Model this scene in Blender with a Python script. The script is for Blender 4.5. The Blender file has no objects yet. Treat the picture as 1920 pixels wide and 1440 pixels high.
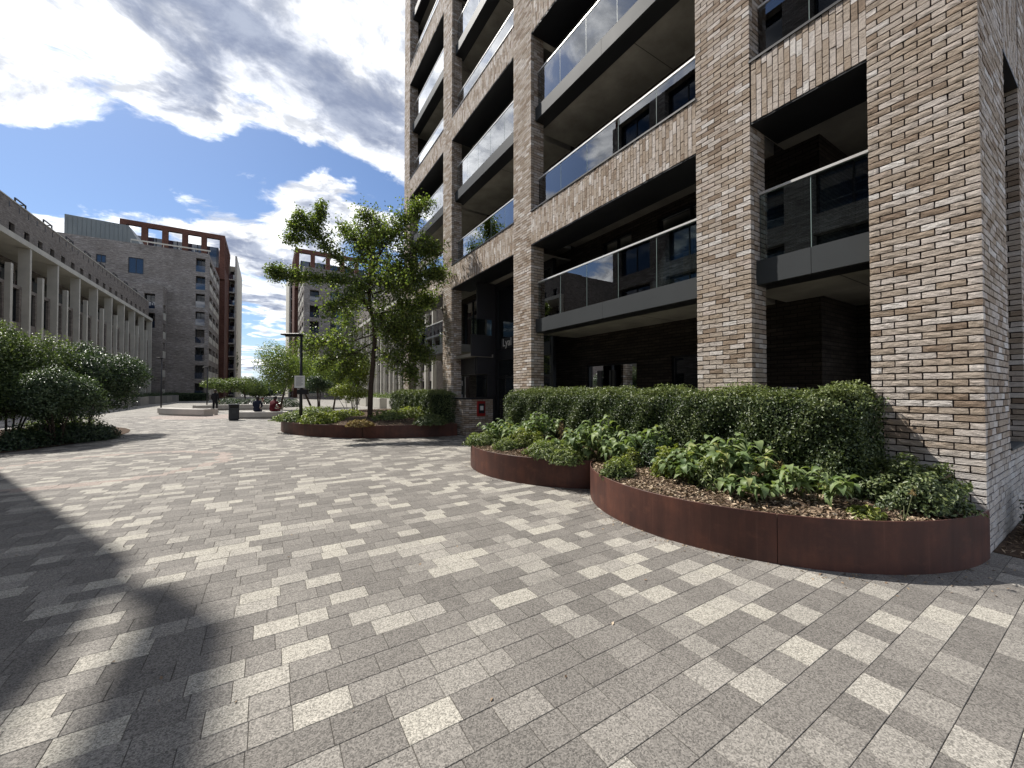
import bpy, bmesh, math, random
import numpy as np
from mathutils import Vector, Matrix
random.seed(7); rng = np.random.default_rng(11)
SC = bpy.context.scene; COL = SC.collection
R = math.radians

# ------------------------------------------------------------------ camera, sky, sun, exposure
# world axes: +Y runs away along the street, +X is across it to the right; the camera stands at the origin
F_PX, CAMH, PITCH, HEAD = 735.0, 1.68, R(0.93), math.atan(458/735.0)
cam = bpy.data.cameras.new('camera'); co = bpy.data.objects.new('camera', cam); COL.objects.link(co)
cam.sensor_width = 36; cam.lens = 36*F_PX/1920; cam.clip_start = .05; cam.clip_end = 3000
co.location = (0, 0, CAMH); co.rotation_euler = (math.pi/2+PITCH, 0, -HEAD); SC.camera = co
SUN_AZ, SUN_EL = R(-26.6), R(51)          # azimuth from +Y, clockwise positive
sun = bpy.data.lights.new('sun', 'SUN'); sun.energy = 2.95; sun.angle = R(.53); sun.color = (1, .955, .89)
so = bpy.data.objects.new('sun', sun); COL.objects.link(so)
sdir = Vector((math.sin(SUN_AZ)*math.cos(SUN_EL), math.cos(SUN_AZ)*math.cos(SUN_EL), math.sin(SUN_EL)))
so.rotation_euler = sdir.to_track_quat('Z', 'Y').to_euler(); so.location = sdir*80
W = bpy.data.worlds.new('World'); SC.world = W; W.use_nodes = True
SC.view_settings.view_transform = 'Standard'; SC.view_settings.look = 'None'
SC.view_settings.exposure = 1.20; SC.view_settings.gamma = 1.0; SC.view_settings.use_curve_mapping = False
cy = SC.cycles; cy.max_bounces = 6; cy.diffuse_bounces = 3; cy.glossy_bounces = 4; cy.transmission_bounces = 6
cy.transparent_max_bounces = 12; cy.sample_clamp_indirect = 6; cy.use_denoising = True
cy.caustics_reflective = False; cy.caustics_refractive = False

class NT:
    """small helper for node trees"""
    def __init__(s, tree): s.t = tree; s.n = tree.nodes; s.l = tree.links
    def __call__(s, typ, _in=None, **kw):
        n = s.n.new('ShaderNode'+typ)
        for k, v in kw.items(): setattr(n, k, v)
        for k, v in (_in or {}).items(): s.put(n.inputs[k], v)
        return n
    def put(s, sock, v):
        if isinstance(v, bpy.types.NodeSocket): s.l.new(v, sock)
        elif isinstance(v, bpy.types.Node): s.l.new(v.outputs[0], sock)
        else: sock.default_value = v
    def math(s, op, a, b=0.0, c=None, clamp=False):
        n = s('Math', operation=op, use_clamp=clamp); s.put(n.inputs[0], a); s.put(n.inputs[1], b)
        if c is not None: s.put(n.inputs[2], c)
        return n.outputs[0]
    def vmath(s, op, a, b=(0, 0, 0)):
        n = s('VectorMath', operation=op); s.put(n.inputs[0], a)
        if op == 'SCALE': s.put(n.inputs['Scale'], b)
        else: s.put(n.inputs[1], b)
        return n.outputs[0]
    def ramp(s, fac, stops, interp='LINEAR'):
        n = s('ValToRGB'); r = n.color_ramp; r.interpolation = interp
        while len(r.elements) < len(stops): r.elements.new(.5)
        for e, (p, c) in zip(r.elements, stops): e.position = p; e.color = (*c, 1) if len(c) == 3 else c
        s.put(n.inputs[0], fac); return n.outputs[0]
    def mix(s, fac, a, b, blend='MIX'):
        n = s('Mix', data_type='RGBA', blend_type=blend); s.put(n.inputs[0], fac)
        for sock, v in ((n.inputs[6], a), (n.inputs[7], b)):
            s.put(sock, (*v, 1) if isinstance(v, tuple) and len(v) == 3 else v)
        return n.outputs[2]
    def noise(s, vec, scale, detail=3, rough=.55, **kw):
        n = s('TexNoise', {'Scale': scale, 'Detail': detail, 'Roughness': rough}, **kw)
        if vec is not None: s.put(n.inputs['Vector'], vec)
        return n.outputs[0]
    def sstep(s, v, lo, hi):
        n = s('MapRange', interpolation_type='SMOOTHSTEP'); s.put(n.inputs[0], v)
        n.inputs[1].default_value = lo; n.inputs[2].default_value = hi
        n.inputs[3].default_value = 0; n.inputs[4].default_value = 1
        return n.outputs[0]

# ---- sky: physical sky with a broken cloud layer at one height
w = NT(W.node_tree); w.n.clear()
sky = w('TexSky', sky_type='NISHITA', sun_disc=False, sun_elevation=SUN_EL, sun_rotation=SUN_AZ, altitude=50, air_density=1.0, dust_density=.6, ozone_density=2.2)
geo = w('TexCoord'); D = geo.outputs['Generated']
sep = w('SeparateXYZ', {0: D})
zz = w.math('MAXIMUM', sep.outputs[2], .035)
zc = w.math('ADD', zz, .10)
px = w.math('DIVIDE', sep.outputs[0], zc); py = w.math('DIVIDE', sep.outputs[1], zc)
P = w('CombineXYZ', {0: px, 1: py, 2: 0.0}).outputs[0]
CLOUD_OFF = (3.1, 7.4, 0.0)
Pw = w.vmath('ADD', P, CLOUD_OFF)
warp = w('TexNoise', {'Scale': 1.1, 'Detail': 3, 'Vector': Pw})
Pd = w.vmath('ADD', Pw, w.vmath('SCALE', w.vmath('SUBTRACT', warp.outputs['Color'], (.5, .5, .5)), .55))
def density(vec):
    big = w.noise(vec, 1.25, 3, .5); fine = w.noise(vec, 3.6, 9, .60)
    return w.math('ADD', w.math('MULTIPLY', big, .62), w.math('MULTIPLY', fine, .50))
dn = density(Pd)
tosun = w.vmath('SUBTRACT', w('CombineXYZ', {0: sdir.x/(sdir.z+.1), 1: sdir.y/(sdir.z+.1), 2: 0.0}).outputs[0], P)
dn2 = density(w.vmath('ADD', Pd, w.vmath('SCALE', tosun, .06)))
def blob(x, y, r, k):                       # a thicker or thinner patch of the layer round one point of it
    d = w.vmath('SUBTRACT', P, (x, y, 0.0)); n = w('VectorMath', operation='LENGTH'); w.put(n.inputs[0], d)
    return w.math('MULTIPLY', w.math('SUBTRACT', 1.0, w.sstep(n.outputs['Value'], 0.0, r)), k)
bias = 0.0
CLOUD_BLOBS = [(-.35, 1.2, .55, .10), (.22, 1.12, .5, .10), (-.2, 1.42, .20, .07), (.22, 1.25, .28, .08), (-.62, 1.60, .22, .10), (-.60, 1.96, .34, -.17), (-.30, 1.78, .26, -.15), (.02, 1.54, .13, -.11), (-.85, 2.3, .35, -.13), (.28, 1.90, .42, .20), (-.42, 2.30, .20, .15), (.02, 2.4, .5, .17), (-.15, 3.4, .8, .10)]
for b in CLOUD_BLOBS: bias = w.math('ADD', blob(*b), bias)
dn = w.math('ADD', dn, bias); dn2 = w.math('ADD', dn2, bias)
cover = w.sstep(dn, .53, .615)
thick = w.sstep(w.math('ADD', dn2, w.math('MULTIPLY', w.math('SUBTRACT', w.noise(Pd, 5.0, 6, .6), .5), .16)), .60, .755)
puff = w.sstep(w.noise(Pd, 6.5, 8, .62), .36, .62)
body = w.mix(puff, (.33, .345, .375), (.80, .805, .81))
ccol = w.mix(thick, body, w.mix(puff, (.13, .153, .215), (.22, .245, .305)))
haze = w.sstep(sep.outputs[2], .16, -.02)
skyc = w.mix(1.0, w.vmath('SCALE', sky.outputs[0], .049), (.84, .95, 1.10), 'MULTIPLY')
skyc = w.mix(w.math('MULTIPLY', haze, .5), skyc, (.36, .44, .60))
fin = w.mix(cover, skyc, ccol)
bg = w('Background', {'Color': fin, 'Strength': 1.0})
w('OutputWorld', {'Surface': bg.outputs[0]})

# ------------------------------------------------------------------ materials
MATS = {}
def mat(name):
    m = bpy.data.materials.new(name); m.use_nodes = True; t = NT(m.node_tree); t.n.clear(); MATS[name] = m
    return m, t
def finish(t, base, rough=.6, spec=.4, bump=None, bstr=.3, bdist=.01, metal=0.0, extra=None):
    b = t('BsdfPrincipled'); t.put(b.inputs['Base Color'], base if not isinstance(base, tuple) else (*base, 1))
    t.put(b.inputs['Roughness'], rough); b.inputs['Specular IOR Level'].default_value = spec; t.put(b.inputs['Metallic'], metal)
    if bump is not None:
        bn = t('Bump', {'Strength': bstr, 'Distance': bdist, 'Height': bump}); t.l.new(bn.outputs[0], b.inputs['Normal'])
    t('OutputMaterial', {'Surface': (extra(b) if extra else b.outputs[0])})
    return b
def wpos(t): return t('NewGeometry').outputs['Position']
def tone_of(t, single):
    if single: return t('SeparateColor', {0: t('ObjectInfo').outputs['Color']}).outputs[0]
    return t('Attribute', attribute_name='tone').outputs['Fac']

def plain(name, col, rough=.6, spec=.4, metal=0.0, var=.15, scale=3.0, bumps=.0, bscale=60):
    m, t = mat(name); p = wpos(t)
    n = t.noise(p, scale, 5, .6)
    k = t.math('ADD', 1-var/2*1.0, t.math('MULTIPLY', t.math('SUBTRACT', n, .5), var*2.4))
    c = t.vmath('SCALE', t('RGB').outputs[0], k); t.n[-2] if False else None
    rgb = [x for x in t.n if x.type == 'RGB'][-1]; rgb.outputs[0].default_value = (*col, 1)
    r2 = t.math('ADD', rough-.06, t.math('MULTIPLY', n, .12))
    finish(t, c, r2, spec, t.noise(p, bscale, 4) if bumps else None, bumps, .01, metal)
    return m

BRICK_STOPS = [(0, (.215, .155, .112)), (.18, (.305, .232, .172)), (.40, (.40, .322, .250)), (.60, (.455, .382, .314)), (.76, (.525, .456, .398)), (.88, (.59, .53, .48)), (1, (.70, .66, .62))]
def brickmat(name, single):
    m, t = mat(name); p = wpos(t); tn = tone_of(t, single)
    base = t.ramp(tn, BRICK_STOPS)
    red = t.sstep(t.noise(t('CombineXYZ', {0: t.math('MULTIPLY', tn, 977.0), 1: 0.0, 2: 0.0}).outputs[0], 1.0, 0), .72, .80)
    base = t.mix(t.math('MULTIPLY', red, .6), base, (.33, .16, .10))
    sp = t('Mapping', {'Vector': p, 'Scale': (9, 9, 26)}).outputs[0]
    n1 = t.noise(sp, 1.0, 6, .65); n2 = t.noise(p, 95, 4, .6)
    c = t.mix(t.sstep(n1, .48, .70), base, t.vmath('SCALE', base, .68))
    pale = t.sstep(t.noise(p, 7.0, 5, .7), .55, .72)
    c = t.mix(t.math('MULTIPLY', pale, .36), c, (.52, .465, .40))
    c = t.vmath('SCALE', c, t.math('ADD', .72, t.math('MULTIPLY', n2, .56)))
    # lime bloom on the lowest courses
    zf = t('SeparateXYZ', {0: p}).outputs[2]
    low = t.math('MULTIPLY', t.sstep(t.math('ADD', zf, t.math('MULTIPLY', t.noise(p, 3.2, 4), .7)), 1.50, 1.05), t.sstep(t('SeparateXYZ', {0: p}).outputs[1], 9.0, 3.0))
    low = t.math('MULTIPLY', low, .55)
    c = t.mix(low, c, (.60, .585, .57))
    crease = t.noise(t('Mapping', {'Vector': p, 'Scale': (14, 14, 42), 'Rotation': (0.35, 0.2, 0)}).outputs[0], 1.0, 5, .6, )
    h = t.math('ADD', t.math('MULTIPLY', crease, 1.0), t.math('MULTIPLY', n2, .35))
    finish(t, c, .88, .2, h, 1.0, .016)
    return m
brickmat('brick_single', True); brickmat('brick', False)
plain('mortar', (.034, .025, .024), .95, .1, var=.3, scale=25, bumps=.6, bscale=140)
def farbrick(name, c1, c2, c3, su=1.3, sz=9.0):
    m, t = mat(name); p = wpos(t); s = t('SeparateXYZ', {0: p})
    u = t.math('ADD', s.outputs[0], s.outputs[1])
    v = t('CombineXYZ', {0: t.math('MULTIPLY', u, su), 1: t.math('MULTIPLY', s.outputs[2], sz), 2: 0.0}).outputs[0]
    n = t.noise(v, 1.0, 6, .7)
    big = t.noise(t('CombineXYZ', {0: t.math('MULTIPLY', u, .22), 1: t.math('MULTIPLY', s.outputs[2], .5), 2: 3.0}).outputs[0], 1.0, 3)
    n = t.math('ADD', n, t.math('MULTIPLY', t.math('SUBTRACT', big, .5), .35))
    c = t.ramp(n, [(.30, c1), (.52, c2), (.72, c3)])
    b = t('TexBrick', {'Vector': t('CombineXYZ', {0: u, 1: s.outputs[2], 2: 0.0}).outputs[0], 'Scale': 1.0, 'Brick Width': .225, 'Row Height': .075, 'Mortar Size': .008, 'Color1': (1, 1, 1, 1), 'Color2': (.72, .72, .72, 1), 'Mortar': (.34, .33, .33, 1)})
    c = t.mix(1.0, c, b.outputs[0], 'MULTIPLY')
    finish(t, c, .9, .2, n, .4, .01)
farbrick('brick_far', (.165, .145, .13), (.32, .288, .262), (.58, .55, .52))
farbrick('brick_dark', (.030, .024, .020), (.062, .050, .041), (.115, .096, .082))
farbrick('brick_red', (.10, .045, .034), (.16, .075, .055), (.22, .105, .08))
farbrick('brick_taupe', (.17, .15, .13), (.27, .24, .215), (.37, .335, .30), 2.0, 5.0)
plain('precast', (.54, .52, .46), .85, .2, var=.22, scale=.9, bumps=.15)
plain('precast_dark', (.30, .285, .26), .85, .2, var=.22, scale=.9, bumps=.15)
plain('soffit', (.40, .38, .335), .85, .2, var=.40, scale=1.6, bumps=.1)
plain('bench_concrete', (.47, .44, .40), .8, .25, var=.18, scale=1.5, bumps=.15)
plain('fascia_grey', (.056, .061, .064), .6, .14, var=.12, scale=1.2)
plain('black_metal', (.014, .015, .018), .45, .5, var=.2)
plain('dark_panel', (.030, .029, .033), .5, .4, var=.25, scale=1.0)
plain('zinc', (.17, .19, .19), .5, .5, .2, var=.18, scale=.8)
plain('bright_steel', (.85, .85, .82), .3, .6, .35, var=.05)
plain('interior', (.045, .042, .040), .9, .1, var=.2)
plain('curtain', (.16, .155, .15), .9, .1, var=.2, scale=6)
plain('red_paint', (.36, .022, .02), .35, .5, var=.12)
plain('white_paint', (.74, .74, .72), .5, .4, var=.06)
plain('bark', (.085, .062, .048), .9, .2, var=.5, scale=14, bumps=.7, bscale=40)
plain('soil', (.11, .076, .054), .95, .1, var=.6, scale=9, bumps=.8, bscale=50)
plain('paver_bed', (.085, .078, .068), .95, .1, var=.3, scale=30, bumps=.4)
plain('ground', (.20, .19, .175), .92, .2, var=.25, scale=.25)
plain('skin', (.34, .20, .14), .55, .4, var=.05)
plain('cloth_black', (.015, .015, .018), .85, .2, var=.3, scale=12)
plain('cloth_red', (.10, .010, .018), .85, .2, var=.2, scale=12)
plain('cloth_navy', (.018, .022, .04), .85, .2, var=.3, scale=12)
plain('hair', (.018, .013, .010), .5, .4, var=.3, scale=30)
plain('rubber', (.02, .02, .02), .7, .3, var=.1)

def corten():
    m, t = mat('corten'); p = wpos(t)
    n = t.noise(p, 2.2, 6, .62); st = t.noise(t('Mapping', {'Vector': p, 'Scale': (7, 7, .8)}).outputs[0], 1.0, 5, .6)
    f = t.noise(p, 120, 3)
    v = t.math('ADD', t.math('MULTIPLY', n, .6), t.math('ADD', t.math('MULTIPLY', st, .35), t.math('MULTIPLY', f, .12)))
    blot = t.sstep(t.noise(t('Mapping', {'Vector': p, 'Scale': (1.3, 1.3, 2.2)}).outputs[0], 2.0, 6, .7), .54, .72)
    c = t.ramp(v, [(.36, (.046, .019, .015)), (.52, (.074, .029, .021)), (.66, (.120, .045, .029)), (.8, (.19, .085, .055))])
    runs = t.sstep(t.noise(t('Mapping', {'Vector': p, 'Scale': (16, 16, .5)}).outputs[0], 1.0, 4, .6), .60, .74)
    c = t.mix(t.math('MULTIPLY', blot, .55), c, (.145, .058, .036)); c = t.mix(t.math('MULTIPLY', runs, .20), c, (.20, .10, .07))
    finish(t, c, t.math('ADD', .42, t.math('MULTIPLY', n, .35)), .4, f, .2, .004)
corten()
def paver(name, single):
    m, t = mat(name); p = wpos(t); tn = tone_of(t, single)
    base = t.ramp(tn, [(0, (.145, .134, .120)), (.40, (.176, .163, .146)), (.55, (.215, .200, .178)), (.70, (.268, .251, .222)), (.82, (.325, .305, .265)), (.96, (.365, .343, .292)), (.965, (.29, .240, .208)), (1, (.29, .240, .208))])
    sp = t('TexNoise', {'Scale': 190, 'Detail': 2, 'Roughness': .7, 'Vector': p}).outputs[0]
    sp2 = t('TexVoronoi', {'Scale': 150, 'Vector': p}).outputs['Color']
    s1 = t('SeparateColor', {0: sp2}).outputs[0]
    k = t.math('ADD', .10, t.math('ADD', t.math('MULTIPLY', s1, 1.0), t.math('MULTIPLY', sp, .80)))
    c = t.vmath('SCALE', base, k)
    d = t.noise(p, .55, 6, .65); c = t.vmath('SCALE', c, t.math('ADD', .66, t.math('MULTIPLY', d, .68)))
    gum = t.sstep(t('TexVoronoi', {'Scale': 1.7, 'Vector': p}).outputs['Distance'], .030, .018); c = t.vmath('SCALE', c, t.math('SUBTRACT', 1.0, t.math('MULTIPLY', gum, .45)))
    st = t.sstep(t.noise(p, 2.3, 6, .65), .60, .78); c = t.vmath('SCALE', c, t.math('SUBTRACT', 1.0, t.math('MULTIPLY', st, .30)))
    finish(t, c, .8, .3, t.math('ADD', sp, s1), .35, .003)
paver('paver_single', True); paver('paver', False)

def leafmat(name, stops, rough=.4, trans=.3, single=False, spec=.5):
    m, t = mat(name)
    tn = tone_of(t, single)
    c = t.ramp(tn, stops)
    n = t.noise(wpos(t), 35, 2); c = t.vmath('SCALE', c, t.math('ADD', .75, t.math('MULTIPLY', n, .5)))
    def ex(b):
        tr = t('BsdfTranslucent', {'Color': t.mix(1.0, c, (1.15, 1.25, .55), 'MULTIPLY')})
        return t('MixShader', {0: trans, 1: b.outputs[0], 2: tr.outputs[0]}).outputs[0]
    finish(t, c, rough, spec, extra=ex)
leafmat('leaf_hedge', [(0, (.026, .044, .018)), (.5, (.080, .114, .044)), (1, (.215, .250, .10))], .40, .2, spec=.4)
leafmat('leaf_tree', [(0, (.055, .086, .028)), (.55, (.135, .185, .055)), (1, (.31, .35, .105))], .38, .48)
leafmat('leaf_lime', [(0, (.075, .105, .026)), (.5, (.165, .205, .048)), (1, (.31, .33, .09))], .45, .38)
leafmat('leaf_dark', [(0, (.015, .028, .014)), (.5, (.036, .064, .028)), (1, (.125, .175, .085))], .40, .22)
leafmat('leaf_mid', [(0, (.050, .078, .026)), (.5, (.125, .172, .056)), (1, (.29, .33, .125))], .45, .30)
leafmat('leaf_broad', [(0, (.085, .135, .050)), (.5, (.17, .235, .095)), (.85, (.28, .34, .150)), (1, (.42, .42, .16))], .5, .30, True, .35)
leafmat('leaf_dry', [(0, (.14, .085, .040)), (.5, (.24, .16, .075)), (1, (.36, .29, .15))], .8, .2, spec=.2)
leafmat('mulch', [(0, (.085, .055, .038)), (.4, (.25, .180, .122)), (.75, (.42, .325, .225)), (1, (.62, .53, .40))], .85, .03, spec=.2)

def glassmat(name, tint, refl=1.0, body=None, f0=1.5):
    m, t = mat(name)
    fr = t('Fresnel', {'IOR': f0}); g = t('BsdfGlossy', {'Color': (.95, .97, 1, 1), 'Roughness': .0})
    if body: base = t('BsdfPrincipled', {'Base Color': (*body, 1), 'Roughness': .1}); base.inputs['Specular IOR Level'].default_value = 0
    else: base = t('BsdfTransparent', {'Color': (*tint, 1)})
    fac = t.math('MULTIPLY', fr.outputs[0], refl, clamp=True)
    ms = t('MixShader', {0: fac, 1: base.outputs[0], 2: g.outputs[0]}); t('OutputMaterial', {'Surface': ms.outputs[0]})
glassmat('glass_clear', (.72, .83, .81), 3.2)
glassmat('glass_dark', None, 1.0, (.010, .012, .014))
glassmat('glass_blue', None, 1.6, (.012, .022, .045), 1.6)

plain('glass_edge', (.26, .34, .32), .3, .5, var=.05)
# ------------------------------------------------------------------ mesh helpers
class MB:
    def __init__(s): s.V = []; s.Fc = []; s.T = []; s.M = []; s.n = 0; s.mi = 0
    def add(s, verts, faces, tone=0.5):
        s.V.append(np.asarray(verts, float)); f = [[i+s.n for i in q] for q in faces]
        s.Fc += f; s.T += [tone]*len(f); s.M += [s.mi]*len(f); s.n += len(verts)
    def box(s, a, b, tone=.5, jit=0.0):
        x0, y0, z0 = a; x1, y1, z1 = b
        v = np.array([(x0, y0, z0), (x1, y0, z0), (x1, y1, z0), (x0, y1, z0), (x0, y0, z1), (x1, y0, z1), (x1, y1, z1), (x0, y1, z1)], float)
        if jit: v += rng.uniform(-jit, jit, v.shape)
        s.add(v, [(0, 3, 2, 1), (4, 5, 6, 7), (0, 1, 5, 4), (1, 2, 6, 5), (2, 3, 7, 6), (3, 0, 4, 7)], tone)
    def tube(s, pts, rad, seg=8, tone=.5, cap=True):
        pts = [Vector(p) for p in pts]; rad = rad if hasattr(rad, '__len__') else [rad]*len(pts)
        V = []; Fc = []; prev = None
        for i, p in enumerate(pts):
            d = (pts[min(i+1, len(pts)-1)]-pts[max(i-1, 0)]).normalized()
            if prev is None: a = d.orthogonal().normalized()
            else: a = (prev-d*prev.dot(d)).normalized()
            prev = a; b = d.cross(a)
            for k in range(seg):
                an = 2*math.pi*k/seg; V.append(p+(a*math.cos(an)+b*math.sin(an))*rad[i])
        for i in range(len(pts)-1):
            for k in range(seg): Fc.append((i*seg+k, i*seg+(k+1) % seg, (i+1)*seg+(k+1) % seg, (i+1)*seg+k))
        if cap: Fc.append(tuple(range(seg))[::-1]); Fc.append(tuple((len(pts)-1)*seg+k for k in range(seg)))
        s.add([tuple(v) for v in V], Fc, tone)
    def build(s, name, mats, parent=None, smooth=False, kind=None, label=None):
        me = bpy.data.meshes.new(name)
        V = np.concatenate(s.V) if s.V else np.zeros((0, 3))
        me.from_pydata(V.tolist(), [], s.Fc)
        mats = mats if isinstance(mats, (list, tuple)) else [mats]
        for m in mats: me.materials.append(MATS[m])
        at = me.attributes.new('tone', 'FLOAT', 'FACE'); at.data.foreach_set('value', np.asarray(s.T, 'f'))
        if len(mats) > 1: me.polygons.foreach_set('material_index', np.asarray(s.M, 'i'))
        if smooth: me.polygons.foreach_set('use_smooth', np.ones(len(me.polygons), bool))
        me.update()
        return link(name, me, parent, kind, label)
def link(name, me, parent=None, kind=None, label=None):
    o = bpy.data.objects.new(name, me); COL.objects.link(o)
    if parent is not None: o.parent = parent
    if kind: o['kind'] = kind
    if label: o['label'] = label
    return o
def thing(name, label, cat, loc=(0, 0, 0), rz=0.0, group=None):
    o = bpy.data.objects.new(name, None); COL.objects.link(o); o.location = loc; o.rotation_euler = (0, 0, rz); o.empty_display_size = .2
    return tag(o, label, cat, group)
def tag(o, label, cat, group=None):
    o['label'] = label; o['category'] = cat
    if group: o['group'] = group
    return o
def boxobj(name, a, b, m, parent=None, bevel=0.0, kind=None, label=None):
    mb = MB(); mb.box(a, b); o = mb.build(name, m, parent, kind=kind, label=label)
    if bevel:
        bm = bmesh.new(); bm.from_mesh(o.data); bmesh.ops.bevel(bm, geom=bm.edges[:], offset=bevel, segments=1, affect='EDGES'); bm.to_mesh(o.data); bm.free()
    return o
def leaves(name, c, nrm, size, tone, m, parent=None, aspect=.55, fold=.18, kind=None, updir=None, dtip=None):
    """many leaf blades as one mesh: c centres, nrm normals, size lengths; each blade is a folded lozenge"""
    N = len(c); nrm = nrm/np.linalg.norm(nrm, axis=1, keepdims=True)
    if dtip is None: dtip = rng.normal(size=(N, 3))
    t = dtip-nrm*(dtip*nrm).sum(1, keepdims=True); t /= np.linalg.norm(t, axis=1, keepdims=True)+1e-9
    b = np.cross(nrm, t); L = size[:, None]; w_ = L*aspect*.5
    v = np.empty((N, 4, 3)); v[:, 0] = c-t*L*.5; v[:, 2] = c+t*L*.5-nrm*L*.10
    v[:, 1] = c+b*w_+nrm*L*fold-t*L*.04; v[:, 3] = c-b*w_+nrm*L*fold-t*L*.04
    me = bpy.data.meshes.new(name); me.vertices.add(N*4); me.vertices.foreach_set('co', v.reshape(-1).astype('f'))
    idx = (np.arange(N)[:, None]*4+np.array([0, 1, 2, 0, 2, 3])).reshape(-1)
    me.loops.add(N*6); me.loops.foreach_set('vertex_index', idx.astype('i'))
    me.polygons.add(N*2); me.polygons.foreach_set('loop_start', np.arange(0, N*6, 3, dtype='i'))
    me.update(calc_edges=True)
    at = me.attributes.new('tone', 'FLOAT', 'FACE'); at.data.foreach_set('value', np.repeat(np.clip(tone, 0, 1), 2).astype('f'))
    me.materials.append(MATS[m]); me.validate()
    return link(name, me, parent, kind)
def rdir(n, up=0.0):
    d = rng.normal(size=(n, 3)); d /= np.linalg.norm(d, axis=1, keepdims=True); d[:, 2] += up
    return d/np.linalg.norm(d, axis=1, keepdims=True)
def at(x, y, t):
    """a point of the place: seen at pixel (x, y) of the photograph, t metres ahead of the camera"""
    u = (x-960)/F_PX; v = (720-y)/F_PX
    f = math.cos(PITCH)-v*math.sin(PITCH); k = math.sin(PITCH)+v*math.cos(PITCH)
    return Vector(((u*math.cos(HEAD)+f*math.sin(HEAD))*t, (f*math.cos(HEAD)-u*math.sin(HEAD))*t, CAMH+k*t))

# ------------------------------------------------------------------ ground and paving
g = boxobj('ground', (-600, -300, -.5), (600, 1200, -.06), 'ground', kind='structure')
pav = MB(); pav.box((-40, -12, -.055), (40, 140, -.005)); paving = pav.build('paving', 'paver_bed', kind='structure')
PR = .19; PJ = .003
C2 = (6.15, 3.15, 2.33); C1 = (6.15, 6.98, 2.48); C3 = (6.0, 19.0, 5.52)      # round planters: centre on the facade, radius
def in_frame(x, y, z=0.0, mx=1.15):
    f = x*math.sin(HEAD)+y*math.cos(HEAD); r = x*math.cos(HEAD)-y*math.sin(HEAD)
    if f < .4: return None
    if abs(r/f) > 1.306*mx or (CAMH-z)/f > .98*mx: return None
    return f
def blocked(x, y):
    for cx_, cy_, r_ in (C1, C2, C3):
        if math.hypot(x-cx_, y-cy_) < r_-.15: return True
    return x > 6.4 and .7 < y < 13
pieces = []
row = 0; y = -1.0
while y < 34:
    x = -14-rng.uniform(0, .3)
    xmax = 7.2 if y < 1 else 12
    while x < xmax:
        L = rng.choice([.28, .24, .36, .19], p=[.62, .14, .05, .19]); xc, yc = x+L/2, y+PR/2
        f = in_frame(xc, yc)
        if f and not blocked(xc, yc):
            d = math.hypot(xc+3.03, yc-12.12)
            if abs(d-2.13) < .13 or (yc > 29 and math.hypot(xc+1.6, yc-33) < 4.6): tn = 1.0
            else:
                cl = .5+.5*math.sin(xc*1.9+math.sin(yc*1.3)*1.4)*math.sin(yc*1.6+1.1*math.sin(xc*1.1+.7)); pl_ = .10+.26*cl
                tn = rng.choice([rng.uniform(0, .40), rng.uniform(.40, .66), rng.uniform(.70, .94)], p=[(1-pl_)*.58, (1-pl_)*.42, pl_])
            pieces.append((f, xc, yc, L, tn))
        x += L
    y += PR; row += 1
pieces.sort()
near, far = pieces[:300], pieces[300:]
def paver_mesh(L):
    b = bmesh.new(); bmesh.ops.create_cube(b, size=1.0)
    for v in b.verts: v.co = Vector((v.co.x*(L-PJ), v.co.y*(PR-PJ), (v.co.z-.5)*.05))
    top = [e for e in b.edges if all(v.co.z > -.001 for v in e.verts)]
    bmesh.ops.bevel(b, geom=top, offset=.0018, segments=1, affect='EDGES')
    me = bpy.data.meshes.new('paver'); b.to_mesh(me); b.free(); me.materials.append(MATS['paver_single']); return me
pm = {L: paver_mesh(L) for L in (.28, .24, .36, .19)}
for f, xc, yc, L, tn in near:
    o = link('paver', pm[float(round(L, 2))], paving); o.location = (xc, yc, rng.uniform(-.0012, .0012)); o.rotation_euler = (rng.uniform(-.002, .002), rng.uniform(-.002, .002), rng.uniform(-.003, .003)); o.color = (tn, 0, 0, 1)
mb = MB()
for f, xc, yc, L, tn in far:
    h = PJ/2; zt = rng.uniform(-.0015, .0015)
    x0, x1, y0, y1 = xc-L/2+h, xc+L/2-h, yc-PR/2+h, yc+PR/2-h; bv = .0018
    v = [(x0, y0, -.03), (x1, y0, -.03), (x1, y1, -.03), (x0, y1, -.03), (x0, y0, zt-bv), (x1, y0, zt-bv), (x1, y1, zt-bv), (x0, y1, zt-bv), (x0+bv, y0+bv, zt), (x1-bv, y0+bv, zt), (x1-bv, y1-bv, zt), (x0+bv, y1-bv, zt)]
    if f < 9: mb.add(v, [(0, 1, 5, 4), (1, 2, 6, 5), (2, 3, 7, 6), (3, 0, 4, 7), (4, 5, 9, 8), (5, 6, 10, 9), (6, 7, 11, 10), (7, 4, 8, 11), (8, 9, 10, 11)], tn)
    else: mb.add(v[:8], [(0, 1, 5, 4), (3, 0, 4, 7), (4, 5, 6, 7)], tn)
mb.build('pavers', 'paver', paving, kind='stuff')
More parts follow.
